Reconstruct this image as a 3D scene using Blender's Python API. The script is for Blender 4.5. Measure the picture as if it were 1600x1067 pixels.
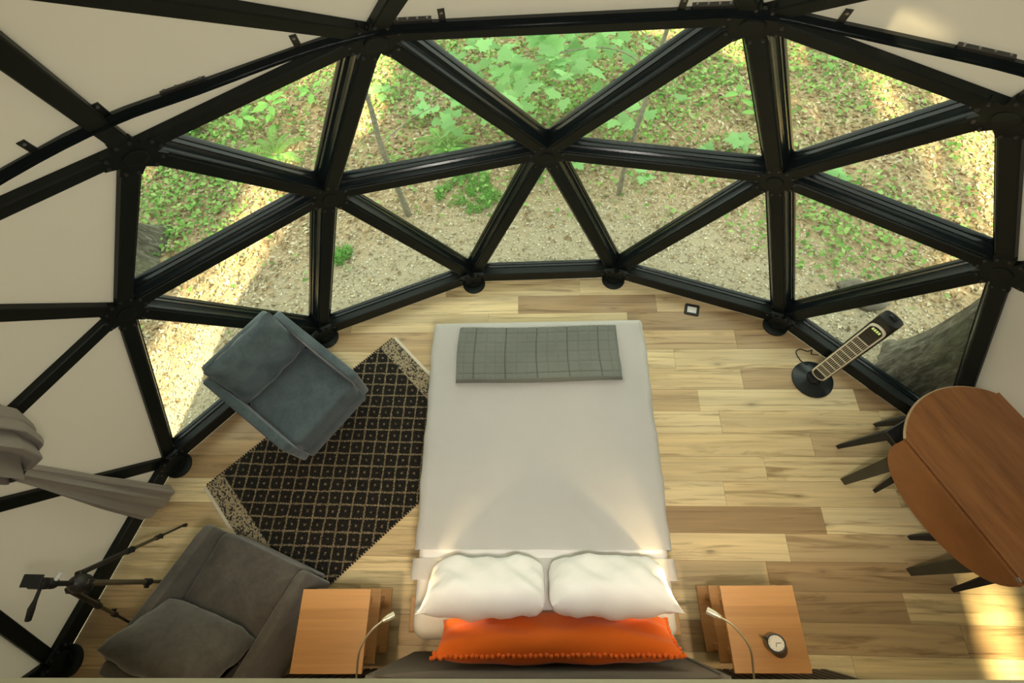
import bpy, bmesh, math, random
import numpy as np
from mathutils import Vector, Matrix

random.seed(7)
rng = np.random.RandomState(7)
scene = bpy.context.scene
COL = scene.collection
for o in list(bpy.data.objects):
    bpy.data.objects.remove(o)

# ------------------------------------------------------------------ camera
cam_data = bpy.data.cameras.new('camera')
cam = bpy.data.objects.new('camera', cam_data)
COL.objects.link(cam)
FPX = 766.8
cam_data.sensor_fit = 'HORIZONTAL'
cam_data.sensor_width = 36.0
cam_data.lens = FPX / 1600.0 * 36.0
cam_data.clip_start = 0.05
cam_data.clip_end = 200
CAM = Matrix(((0.9987114, 0.0082318, 0.0500772, 0), (0.0149474, 0.8952720, -0.4452692, 0), (-0.0484981, 0.4454440, 0.8939953, 3.7745), (0, 0, 0, 1)))
cam.matrix_world = CAM
scene.camera = cam

# ------------------------------------------------------------------ world, sun, exposure
SUN_AZ = math.radians(84.0)          # direction the light travels, in plan
SUN_EL = math.radians(35.0)
SUN_DIR = Vector((math.cos(SUN_AZ) * math.cos(SUN_EL), math.sin(SUN_AZ) * math.cos(SUN_EL), -math.sin(SUN_EL)))
world = bpy.data.worlds.new('forest_light')
scene.world = world
world.use_nodes = True
wn = world.node_tree.nodes
bg = wn['Background']
bg.inputs['Color'].default_value = (0.94, 1.0, 0.85, 1)
bg.inputs['Strength'].default_value = 2.4
sun_d = bpy.data.lights.new('sun', 'SUN')
sun_d.energy = 27.0
sun_d.color = (1.0, 0.76, 0.42)
sun_d.angle = math.radians(0.9)
sun = bpy.data.objects.new('sun', sun_d)
COL.objects.link(sun)
sun.rotation_euler = SUN_DIR.to_track_quat('-Z', 'Y').to_euler()
sun.location = (-3, -12, 9)
scene.view_settings.view_transform = 'Standard'
scene.view_settings.look = 'None'
scene.view_settings.gamma = 1.0
scene.view_settings.use_curve_mapping = False
scene.view_settings.exposure = 0.0


# ------------------------------------------------------------------ helpers
def link(name, me, mat=None, parent=None, smooth=False):
    o = bpy.data.objects.new(name, me)
    COL.objects.link(o)
    if mat is not None and len(me.materials) == 0:
        me.materials.append(mat)
    if parent is not None:
        o.parent = parent
    if smooth:
        me.polygons.foreach_set('use_smooth', [True] * len(me.polygons))
    return o


def mesh_from(name, verts, faces):
    me = bpy.data.meshes.new(name)
    me.from_pydata([tuple(v) for v in verts], [], faces)
    me.update()
    return me


def obj(name, bm, mat=None, parent=None, smooth=False, recalc=True):
    if recalc:
        bmesh.ops.recalc_face_normals(bm, faces=bm.faces[:])
    me = bpy.data.meshes.new(name)
    bm.to_mesh(me)
    bm.free()
    o = link(name, me, mat, parent)
    if smooth:
        me.polygons.foreach_set('use_smooth', [True] * len(me.polygons))
        try:
            me.set_sharp_from_angle(angle=math.radians(38))
        except Exception:
            pass
    return o


def tag(o, label=None, category=None, group=None, kind=None):
    if label: o['label'] = label
    if category: o['category'] = category
    if group: o['group'] = group
    if kind: o['kind'] = kind
    return o


def thing(name, label, category, loc=(0, 0, 0), rz=0.0, group=None):
    o = bpy.data.objects.new(name, None)
    o.empty_display_size = 0.05
    COL.objects.link(o)
    o.location = loc
    o.rotation_euler = (0, 0, rz)
    return tag(o, label, category, group)


def structure(name):
    o = bpy.data.objects.new(name, None)
    o.empty_display_size = 0.05
    COL.objects.link(o)
    o['kind'] = 'structure'
    return o


def copy_tree(o, parent=None):
    c = o.copy()
    COL.objects.link(c)
    c.parent = parent
    for ch in list(o.children):
        copy_tree(ch, c)
    return c


def add_box(bm, size, loc=(0, 0, 0), rot=None, bevel=0.0, seg=2):
    r = bmesh.ops.create_cube(bm, size=1.0)
    vs = r['verts']
    M = Matrix.Translation(loc) @ (rot.to_4x4() if rot is not None else Matrix.Identity(4)) @ Matrix.Diagonal((*size, 1))
    bmesh.ops.transform(bm, matrix=M, verts=vs)
    if bevel > 0:
        es = set()
        for v in vs:
            es.update(v.link_edges)
        bmesh.ops.bevel(bm, geom=list(es), offset=bevel, segments=seg, affect='EDGES', profile=0.5)
    return vs


def add_cyl(bm, r1, r2, p, q, n=16, caps=True):
    p = Vector(p); q = Vector(q)
    d = q - p
    r = bmesh.ops.create_cone(bm, cap_ends=caps, segments=n, radius1=r1, radius2=r2, depth=d.length)
    M = Matrix.Translation((p + q) / 2) @ d.to_track_quat('Z', 'Y').to_matrix().to_4x4()
    bmesh.ops.transform(bm, matrix=M, verts=r['verts'])


def add_lathe(bm, prof, n=24, M=None):
    rings = []
    for r, z in prof:
        ring = []
        for i in range(n):
            a = 2 * math.pi * i / n
            v = Vector((r * math.cos(a), r * math.sin(a), z))
            ring.append(bm.verts.new(M @ v if M else v))
        rings.append(ring)
    for a, b in zip(rings, rings[1:]):
        for i in range(n):
            j = (i + 1) % n
            bm.faces.new((a[i], a[j], b[j], b[i]))
    bm.faces.new(rings[0][::-1])
    bm.faces.new(rings[-1])


def smooth_path(pts, n=8):
    pts = [Vector(p) for p in pts]
    out = []
    P = [2 * pts[0] - pts[1]] + pts + [2 * pts[-1] - pts[-2]]
    for i in range(1, len(P) - 2):
        a, b, c, d = P[i - 1:i + 3]
        for k in range(n):
            t = k / n
            out.append(0.5 * ((2 * b) + (c - a) * t + (2 * a - 5 * b + 4 * c - d) * t * t + (3 * b - a - 3 * c + d) * t ** 3))
    out.append(pts[-1])
    return out


def add_tube(bm, pts, rad, n=8, sx=1.0, up=Vector((0, 0, 1)), square=False):
    """sweep a circle (or a rectangle) along pts; rad a number or one per point"""
    pts = [Vector(p) for p in pts]
    rings = []
    for i, p in enumerate(pts):
        t = (pts[min(i + 1, len(pts) - 1)] - pts[max(i - 1, 0)]).normalized()
        s = t.cross(up)
        if s.length < 1e-4:
            s = t.cross(Vector((1, 0, 0)))
        s.normalize()
        u = s.cross(t).normalized()
        r = rad[i] if hasattr(rad, '__len__') else rad
        ring = []
        if square:
            for a, b in ((-1, -1), (1, -1), (1, 1), (-1, 1)):
                ring.append(bm.verts.new(p + s * a * r * sx + u * b * r))
        else:
            for k in range(n):
                a = 2 * math.pi * k / n
                ring.append(bm.verts.new(p + s * math.cos(a) * r * sx + u * math.sin(a) * r))
        rings.append(ring)
    m = len(rings[0])
    for a, b in zip(rings, rings[1:]):
        for i in range(m):
            j = (i + 1) % m
            bm.faces.new((a[i], a[j], b[j], b[i]))
    bm.faces.new(rings[0][::-1])
    bm.faces.new(rings[-1])


def add_prism(bm, poly, axis_vec, M=None):
    """closed polygon (list of Vector) extruded by axis_vec"""
    a = [bm.verts.new(M @ Vector(p) if M else Vector(p)) for p in poly]
    ax = Vector(axis_vec)
    b = [bm.verts.new(M @ (Vector(p) + ax) if M else Vector(p) + ax) for p in poly]
    n = len(a)
    for i in range(n):
        j = (i + 1) % n
        bm.faces.new((a[i], a[j], b[j], b[i]))
    bm.faces.new(a[::-1])
    bm.faces.new(b)


def fbm(x, y, s=0):
    return (math.sin(x * 1.7 + s) * math.cos(y * 2.1 - s * 1.3) + 0.5 * math.sin(x * 3.9 - y * 2.7 + s * 2.1) + 0.25 * math.sin(x * 8.3 + y * 7.1 + s)) / 1.75


def cushion(bm, L, H, T, nx=26, ny=18, pinch=0.10, ear=0.02, flat=0.0, wr=0.006, seed=0, p=2.6, ears=None, rnd=0.0):
    """a stuffed pillow in the local XZ plane (L along X, H along Z), thickness T along Y"""
    grid = {}
    for side in (1, -1):
        for i in range(nx + 1):
            for j in range(ny + 1):
                u = -1 + 2 * i / nx; v = -1 + 2 * j / ny
                u = math.sin(u * math.pi / 2) * 0.5 + u * 0.5
                v = math.sin(v * math.pi / 2) * 0.5 + v * 0.5
                edge = (i in (0, nx)) or (j in (0, ny))
                if edge and side == -1:
                    grid[side, i, j] = grid[1, i, j]
                    continue
                th = max(0.0, (1 - abs(u) ** p)) ** 0.62 * max(0.0, (1 - abs(v) ** p)) ** 0.62
                x = u * L / 2 * (1 - pinch * (1 - abs(u) ** 2 * 0 ) * (1 - v * v) * abs(u) ** 3)
                z = v * H / 2 * (1 - pinch * (1 - u * u) * abs(v) ** 3)
                k = (abs(u) * abs(v)) ** 6
                er = ear if ears is None else ears[(2 if v > 0 else 0) + (1 if u > 0 else 0)]
                x += er * k * (1 if u > 0 else -1)
                z += er * 0.6 * k * (1 if v > 0 else -1)
                if rnd:
                    kk = max(0.0, abs(u) + abs(v) - 1.35) / 0.65
                    x -= rnd * kk * kk * (1 if u > 0 else -1) * (1 if er < 0.03 else 0)
                    z -= rnd * kk * kk * (1 if v > 0 else -1) * (1 if er < 0.03 else 0)
                w = wr * fbm(u * 3.1 + seed, v * 2.3, seed + side)
                rad = max(abs(u), abs(v))
                w += wr * 1.2 * math.sin((u * 11 if abs(v) > abs(u) else v * 9) + seed) * max(0, rad - 0.55)
                y = side * (T / 2 * th) * (1 - flat * (side < 0)) + w * (th > 0)
                grid[side, i, j] = bm.verts.new((x, y, z))
    for side in (1, -1):
        for i in range(nx):
            for j in range(ny):
                q = [grid[side, i, j], grid[side, i + 1, j], grid[side, i + 1, j + 1], grid[side, i, j + 1]]
                if side < 0:
                    q.reverse()
                if len(set(q)) == 4:
                    bm.faces.new(q)


def soft_box(bm, sx, sy, z0, z1, r, n=6, crown=0.0, wob=0.0, seed=0, nx=24, ny=30, taper=0.0):
    """rounded soft block: superellipse side profile, crowned top, closed"""
    def edge(u, v, inset):
        return None
    rows = []
    # profile from bottom edge up to top and then inwards over the top
    prof = [(0.0, z0), (0.0, z0 + (z1 - z0) * 0.5)]
    for k in range(n + 1):
        a = math.pi / 2 * k / n
        prof.append((r * (1 - math.cos(a)), z1 - r + r * math.sin(a)))
    # outline of a rounded rectangle
    def outline(ins):
        hx, hy, rc = sx / 2 - ins, sy / 2 - ins, max(r * 1.3 - ins, 0.012)
        pts = []
        m = 6
        ex = [(-1, -1, math.pi), (1, -1, 1.5 * math.pi), (1, 1, 0), (-1, 1, 0.5 * math.pi)]
        for qi, (qx, qy, a0) in enumerate(ex):
            cx, cy = qx * (hx - rc), qy * (hy - rc)
            for k in range(m + 1):
                a = a0 + math.pi / 2 * k / m
                pts.append((cx + rc * math.cos(a), cy + rc * math.sin(a)))
            nq = ex[(qi + 1) % 4]
            nx_, ny_ = nq[0] * (hx - rc) + rc * math.cos(nq[2]), nq[1] * (hy - rc) + rc * math.sin(nq[2])
            px, py = pts[-1]
            for k in range(1, 10):
                pts.append((px + (nx_ - px) * k / 10, py + (ny_ - py) * k / 10))
        return pts
    rings = []
    for ins, z in prof:
        ring = []
        for x, y in outline(ins):
            w = wob * fbm(x * 4 + seed, y * 4 + z * 7, seed)
            s = 1 + w
            ring.append(bm.verts.new((x * s, y * s, z)))
        rings.append(ring)
    top_z = prof[-1][1]
    for f in (0.86, 0.68, 0.48, 0.26):
        ring = []
        for v in rings[len(prof) - 1]:
            x, y = v.co.x * f, v.co.y * f
            zz = top_z + crown * (1 - f * f) + wob * 0.12 * fbm(x * 3 + seed, y * 3, seed)
            ring.append(bm.verts.new((x, y, zz)))
        rings.append(ring)
    for a, b in zip(rings, rings[1:]):
        m = len(a)
        for i in range(m):
            j = (i + 1) % m
            bm.faces.new((a[i], a[j], b[j], b[i]))
    bm.faces.new(rings[-1])
    bm.faces.new(rings[0][::-1])


# ------------------------------------------------------------------ materials
def new_mat(name):
    m = bpy.data.materials.new(name)
    m.use_nodes = True
    nt = m.node_tree
    b = nt.nodes['Principled BSDF']
    return m, nt, b


def N(nt, t, **kw):
    n = nt.nodes.new(t)
    for k, v in kw.items():
        if k in n.inputs:
            n.inputs[k].default_value = v
        else:
            setattr(n, k, v)
    return n


def ramp(nt, fac, stops, interp='LINEAR'):
    r = nt.nodes.new('ShaderNodeValToRGB')
    r.color_ramp.interpolation = interp
    el = r.color_ramp.elements
    while len(el) < len(stops):
        el.new(0.5)
    for e, (p, c) in zip(el, stops):
        e.position = p
        e.color = (*c, 1) if len(c) == 3 else c
    nt.links.new(fac, r.inputs['Fac'])
    return r.outputs['Color']


def mixc(nt, fac, a, b, mode='MIX'):
    n = nt.nodes.new('ShaderNodeMix')
    n.data_type = 'RGBA'
    n.blend_type = mode
    for s, v in ((n.inputs[0], fac), (n.inputs[6], a), (n.inputs[7], b)):
        if isinstance(v, (int, float)):
            s.default_value = v
        elif isinstance(v, (tuple, list)):
            s.default_value = (*v, 1) if len(v) == 3 else v
        else:
            nt.links.new(v, s)
    return n.outputs[2]


def coords(nt, scale=(1, 1, 1), kind='Object', rot=(0, 0, 0), loc=None):
    tc = nt.nodes.new('ShaderNodeTexCoord')
    mp = nt.nodes.new('ShaderNodeMapping')
    mp.inputs['Scale'].default_value = scale
    mp.inputs['Rotation'].default_value = rot
    nt.links.new(tc.outputs[kind], mp.inputs['Vector'])
    if loc is not None:
        nt.links.new(loc, mp.inputs['Location'])
    return mp.outputs['Vector']


def noise(nt, vec, scale, detail=4, rough=0.55, dist=0.0):
    n = nt.nodes.new('ShaderNodeTexNoise')
    n.inputs['Scale'].default_value = scale
    n.inputs['Detail'].default_value = detail
    n.inputs['Roughness'].default_value = rough
    n.inputs['Distortion'].default_value = dist
    nt.links.new(vec, n.inputs['Vector'])
    return n.outputs['Fac']


def bump(nt, b, h, strength=0.3, dist=0.01):
    n = nt.nodes.new('ShaderNodeBump')
    n.inputs['Strength'].default_value = strength
    n.inputs['Distance'].default_value = dist
    nt.links.new(h, n.inputs['Height'])
    nt.links.new(n.outputs['Normal'], b.inputs['Normal'])


def plain(name, col, rough=0.5, metal=0.0, var=0.08, scale=8.0, bmp=0.0, bscale=60.0, sheen=0.0, spec=None):
    m, nt, b = new_mat(name)
    v = coords(nt)
    n = noise(nt, v, scale)
    lo = tuple(c * (1 - var) for c in col); hi = tuple(min(1, c * (1 + var)) for c in col)
    nt.links.new(ramp(nt, n, [(0.3, lo), (0.7, hi)]), b.inputs['Base Color'])
    b.inputs['Roughness'].default_value = rough
    b.inputs['Metallic'].default_value = metal
    if sheen:
        b.inputs['Sheen Weight'].default_value = sheen
        b.inputs['Sheen Roughness'].default_value = 0.4
    if spec is not None:
        b.inputs['Specular IOR Level'].default_value = spec
    if bmp:
        bump(nt, b, noise(nt, v, bscale, 3), bmp, 0.004)
    return m


def wood(name, dark, mid, light, scale=(2, 18, 2), rot=(0, 0, 0), rough=0.45, random_tone=False, strips=None):
    m, nt, b = new_mat(name)
    oi = nt.nodes.new('ShaderNodeObjectInfo')
    add = nt.nodes.new('ShaderNodeVectorMath'); add.operation = 'SCALE'
    comb = nt.nodes.new('ShaderNodeCombineXYZ')
    nt.links.new(oi.outputs['Random'], comb.inputs[0]); nt.links.new(oi.outputs['Random'], comb.inputs[2])
    nt.links.new(comb.outputs[0], add.inputs[0]); add.inputs['Scale'].default_value = 53.0
    v = coords(nt, scale, rot=rot, loc=add.outputs[0])
    n1 = noise(nt, v, 1.2, 6, 0.62, 0.6)
    n2 = noise(nt, v, 4.5, 5, 0.6, 0.2)
    base = ramp(nt, n1, [(0.28, dark), (0.5, mid), (0.72, light)])
    col = mixc(nt, 0.35, base, ramp(nt, n2, [(0.3, dark), (0.7, light)]))
    if strips:
        vs = coords(nt, (1, 1, 1), rot=rot)
        sp = nt.nodes.new('ShaderNodeSeparateXYZ'); nt.links.new(vs, sp.inputs[0])
        mm = nt.nodes.new('ShaderNodeMath'); mm.operation = 'MULTIPLY'; mm.inputs[1].default_value = 1.0 / strips
        nt.links.new(sp.outputs[1], mm.inputs[0])
        fl = nt.nodes.new('ShaderNodeMath'); fl.operation = 'FLOOR'; nt.links.new(mm.outputs[0], fl.inputs[0])
        wn_ = nt.nodes.new('ShaderNodeTexWhiteNoise'); wn_.noise_dimensions = '1D'; nt.links.new(fl.outputs[0], wn_.inputs['W'])
        col = mixc(nt, 0.5, col, ramp(nt, wn_.outputs['Value'], [(0, tuple(c * 0.82 for c in mid)), (1, tuple(min(1, c * 1.15) for c in light))]))
    nt.links.new(col, b.inputs['Base Color'])
    b.inputs['Roughness'].default_value = rough
    bump(nt, b, n2, 0.08, 0.003)
    return m


def plank_material():
    m, nt, b = new_mat('oak_plank')
    oi = nt.nodes.new('ShaderNodeObjectInfo')
    comb = nt.nodes.new('ShaderNodeCombineXYZ')
    sc = nt.nodes.new('ShaderNodeMath'); sc.operation = 'MULTIPLY'; sc.inputs[1].default_value = 91.0
    nt.links.new(oi.outputs['Random'], sc.inputs[0])
    nt.links.new(sc.outputs[0], comb.inputs[0]); nt.links.new(sc.outputs[0], comb.inputs[1]); nt.links.new(sc.outputs[0], comb.inputs[2])
    big = noise(nt, coords(nt, (0.55, 9.0, 1), loc=comb.outputs[0]), 1.0, 3, 0.55, 0.7)
    fine = noise(nt, coords(nt, (1.2, 46, 1), loc=comb.outputs[0]), 1.0, 6, 0.6, 0.5)
    streak = noise(nt, coords(nt, (0.75, 12, 1), loc=comb.outputs[0]), 1.2, 5, 0.62, 1.6)
    vo = nt.nodes.new('ShaderNodeTexVoronoi'); vo.inputs['Scale'].default_value = 1.0
    nt.links.new(coords(nt, (2.1, 6.0, 1), loc=comb.outputs[0]), vo.inputs['Vector'])
    # tone per plank: most pale, some brown
    tone = ramp(nt, oi.outputs['Random'], [(0.0, (0.34, 0.225, 0.115)), (0.22, (0.43, 0.295, 0.155)), (0.45, (0.57, 0.43, 0.235)), (0.75, (0.66, 0.52, 0.295)), (1.0, (0.70, 0.57, 0.34))])
    light = mixc(nt, 1.0, tone, (1.30, 1.29, 1.22), 'MULTIPLY')
    dark = mixc(nt, 1.0, tone, (0.48, 0.41, 0.33), 'MULTIPLY')
    col = mixc(nt, ramp(nt, big, [(0.36, (0, 0, 0)), (0.66, (1, 1, 1))]), tone, light)
    col = mixc(nt, ramp(nt, streak, [(0.53, (0, 0, 0)), (0.70, (0.9, 0.9, 0.9))]), col, dark)
    col = mixc(nt, ramp(nt, fine, [(0.32, (0.30, 0.30, 0.30)), (0.55, (0, 0, 0))]), col, dark)
    knot = ramp(nt, vo.outputs['Distance'], [(0.02, (1, 1, 1)), (0.055, (0.75, 0.75, 0.75)), (0.09, (0.3, 0.3, 0.3)), (0.2, (0, 0, 0))])
    rare = ramp(nt, vo.outputs['Color'], [(0.44, (0, 0, 0)), (0.48, (1, 1, 1))])
    kn = mixc(nt, 1.0, knot, rare, 'MULTIPLY')
    kn = mixc(nt, 1.0, kn, ramp(nt, fine, [(0.3, (0.3, 0.3, 0.3)), (0.6, (1, 1, 1))]), 'MULTIPLY')
    col = mixc(nt, kn, col, (0.10, 0.062, 0.032))
    nt.links.new(col, b.inputs['Base Color'])
    b.inputs['Roughness'].default_value = 0.36
    bump(nt, b, fine, 0.06, 0.002)
    return m


def velvet(name, col, hi):
    m, nt, b = new_mat(name)
    v = coords(nt)
    n = noise(nt, v, 5.0, 5, 0.6, 0.6)
    n2 = noise(nt, v, 38.0, 3)
    c = ramp(nt, n, [(0.32, col), (0.68, hi)])
    c = mixc(nt, 0.25, c, ramp(nt, n2, [(0.3, col), (0.7, hi)]))
    nt.links.new(c, b.inputs['Base Color'])
    b.inputs['Roughness'].default_value = 0.9
    b.inputs['Specular IOR Level'].default_value = 0.2
    b.inputs['Sheen Weight'].default_value = 0.35
    b.inputs['Sheen Roughness'].default_value = 0.45
    bump(nt, b, n2, 0.18, 0.004)
    return m


def fabric(name, col, weave=240.0, rough=0.9, var=0.06, sheen=0.1, bmp=0.15, wrinkle=0.0):
    m, nt, b = new_mat(name)
    v = coords(nt)
    n = noise(nt, v, 3.0, 4)
    lo = tuple(c * (1 - var) for c in col); hi = tuple(min(1, c * (1 + var)) for c in col)
    nt.links.new(ramp(nt, n, [(0.3, lo), (0.7, hi)]), b.inputs['Base Color'])
    b.inputs['Roughness'].default_value = rough
    b.inputs['Specular IOR Level'].default_value = 0.15
    b.inputs['Sheen Weight'].default_value = sheen
    h = noise(nt, v, weave, 2)
    if wrinkle:
        w = noise(nt, coords(nt, (1.5, 1, 1)), 7.0, 5, 0.6, 1.2)
        mm = nt.nodes.new('ShaderNodeMath'); mm.operation = 'MULTIPLY_ADD'
        nt.links.new(w, mm.inputs[0]); mm.inputs[1].default_value = wrinkle; nt.links.new(h, mm.inputs[2])
        h = mm.outputs[0]
    bump(nt, b, h, bmp, 0.004)
    return m


def canvas_material():
    m = bpy.data.materials.new('canvas'); m.use_nodes = True
    nt = m.node_tree
    nt.nodes.remove(nt.nodes['Principled BSDF'])
    out = nt.nodes['Material Output']
    v = coords(nt)
    n = noise(nt, v, 1.3, 3)
    c = ramp(nt, n, [(0.3, (0.66, 0.625, 0.565)), (0.7, (0.70, 0.665, 0.605))])
    d = N(nt, 'ShaderNodeBsdfDiffuse'); t = N(nt, 'ShaderNodeBsdfTranslucent')
    nt.links.new(c, d.inputs['Color'])
    t.inputs['Color'].default_value = (0.76, 0.715, 0.64, 1)
    mx = N(nt, 'ShaderNodeMixShader'); mx.inputs[0].default_value = 0.42
    nt.links.new(d.outputs[0], mx.inputs[1]); nt.links.new(t.outputs[0], mx.inputs[2])
    bp = N(nt, 'ShaderNodeBump'); bp.inputs['Strength'].default_value = 0.12; bp.inputs['Distance'].default_value = 0.02
    nt.links.new(noise(nt, v, 1.6, 2), bp.inputs['Height'])
    nt.links.new(bp.outputs[0], d.inputs['Normal'])
    nt.links.new(mx.outputs[0], out.inputs['Surface'])
    return m


def glass_material():
    m = bpy.data.materials.new('window_glass'); m.use_nodes = True
    nt = m.node_tree
    nt.nodes.remove(nt.nodes['Principled BSDF'])
    out = nt.nodes['Material Output']
    t = N(nt, 'ShaderNodeBsdfTransparent'); t.inputs['Color'].default_value = (0.955, 0.985, 0.96, 1)
    g = N(nt, 'ShaderNodeBsdfGlossy'); g.inputs['Roughness'].default_value = 0.01
    f = N(nt, 'ShaderNodeFresnel'); f.inputs['IOR'].default_value = 1.45
    mx = N(nt, 'ShaderNodeMixShader')
    ge = N(nt, 'ShaderNodeNewGeometry')
    fm = N(nt, 'ShaderNodeMath', operation='SUBTRACT'); fm.use_clamp = True
    nt.links.new(f.outputs[0], fm.inputs[0]); nt.links.new(ge.outputs['Backfacing'], fm.inputs[1])
    nt.links.new(fm.outputs[0], mx.inputs[0]); nt.links.new(t.outputs[0], mx.inputs[1]); nt.links.new(g.outputs[0], mx.inputs[2])
    nt.links.new(mx.outputs[0], out.inputs['Surface'])
    return m


def leaf_material(name, use_attr=True, col=(0.2, 0.45, 0.12), trans=0.35):
    m = bpy.data.materials.new(name); m.use_nodes = True
    nt = m.node_tree
    nt.nodes.remove(nt.nodes['Principled BSDF'])
    out = nt.nodes['Material Output']
    if use_attr:
        a = N(nt, 'ShaderNodeAttribute'); a.attribute_name = 'col'; c = a.outputs['Color']
    else:
        oi = nt.nodes.new('ShaderNodeObjectInfo')
        c = ramp(nt, oi.outputs['Random'], [(0, tuple(x * 0.8 for x in col)), (1, tuple(min(1, x * 1.25) for x in col))])
    d = N(nt, 'ShaderNodeBsdfDiffuse'); t = N(nt, 'ShaderNodeBsdfTranslucent')
    nt.links.new(c, d.inputs['Color']); nt.links.new(c, t.inputs['Color'])
    mx = N(nt, 'ShaderNodeMixShader'); mx.inputs[0].default_value = trans
    nt.links.new(d.outputs[0], mx.inputs[1]); nt.links.new(t.outputs[0], mx.inputs[2])
    nt.links.new(mx.outputs[0], out.inputs['Surface'])
    return m


def ground_material():
    m, nt, b = new_mat('forest_floor')
    v = coords(nt)
    n0 = noise(nt, v, 0.55, 4); n1 = noise(nt, v, 5.0, 6, 0.65); n2 = noise(nt, v, 34.0, 5, 0.7); n3 = noise(nt, v, 120.0, 3, 0.7)
    leaf = ramp(nt, n2, [(0.25, (0.16, 0.11, 0.065)), (0.5, (0.42, 0.31, 0.19)), (0.75, (0.66, 0.53, 0.36))])
    grit = ramp(nt, n3, [(0.25, (0.24, 0.20, 0.13)), (0.5, (0.43, 0.37, 0.26)), (0.78, (0.68, 0.62, 0.47))])
    # gravel apron round the dome, leaf mould beyond
    sp = nt.nodes.new('ShaderNodeVectorMath'); sp.operation = 'DISTANCE'
    sp.inputs[1].default_value = (0.157, -0.79, 0); nt.links.new(v, sp.inputs[0])
    ad = nt.nodes.new('ShaderNodeMath'); ad.operation = 'MULTIPLY_ADD'
    nt.links.new(n1, ad.inputs[0]); ad.inputs[1].default_value = 1.6; nt.links.new(sp.outputs['Value'], ad.inputs[2])
    mask = ramp(nt, ad.outputs[0], [(0.0, (0, 0, 0)), (1.0, (1, 1, 1))])
    mr = nt.nodes.new('ShaderNodeMapRange'); mr.inputs['From Min'].default_value = 4.7; mr.inputs['From Max'].default_value = 5.5
    nt.links.new(ad.outputs[0], mr.inputs['Value'])
    col = mixc(nt, mr.outputs[0], grit, leaf)
    moss = ramp(nt, n1, [(0.50, (0, 0, 0)), (0.62, (0.55, 0.55, 0.55))])
    mr2 = nt.nodes.new('ShaderNodeMapRange'); mr2.inputs['From Min'].default_value = 5.2; mr2.inputs['From Max'].default_value = 7.5
    nt.links.new(ad.outputs[0], mr2.inputs['Value'])
    mm = nt.nodes.new('ShaderNodeMath'); mm.operation = 'MULTIPLY'; nt.links.new(moss, mm.inputs[0]); nt.links.new(mr2.outputs[0], mm.inputs[1])
    col = mixc(nt, mm.outputs[0], col, ramp(nt, n2, [(0.3, (0.12, 0.22, 0.06)), (0.7, (0.30, 0.45, 0.14))]))
    nt.links.new(col, b.inputs['Base Color'])
    b.inputs['Roughness'].default_value = 0.95
    b.inputs['Specular IOR Level'].default_value = 0.1
    bump(nt, b, n2, 0.7, 0.03)
    return m


def bark_material():
    m, nt, b = new_mat('bark')
    v = coords(nt, (1, 1, 0.32))
    n1 = noise(nt, v, 22.0, 6, 0.65, 0.8); n2 = noise(nt, coords(nt), 2.5, 3)
    c = ramp(nt, n1, [(0.3, (0.03, 0.026, 0.02)), (0.5, (0.10, 0.088, 0.068)), (0.72, (0.27, 0.25, 0.215))])
    c = mixc(nt, ramp(nt, n2, [(0.45, (0, 0, 0)), (0.7, (0.5, 0.5, 0.5))]), c, (0.20, 0.21, 0.12))
    nt.links.new(c, b.inputs['Base Color'])
    b.inputs['Roughness'].default_value = 0.95
    bump(nt, b, n1, 0.9, 0.03)
    return m


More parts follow.
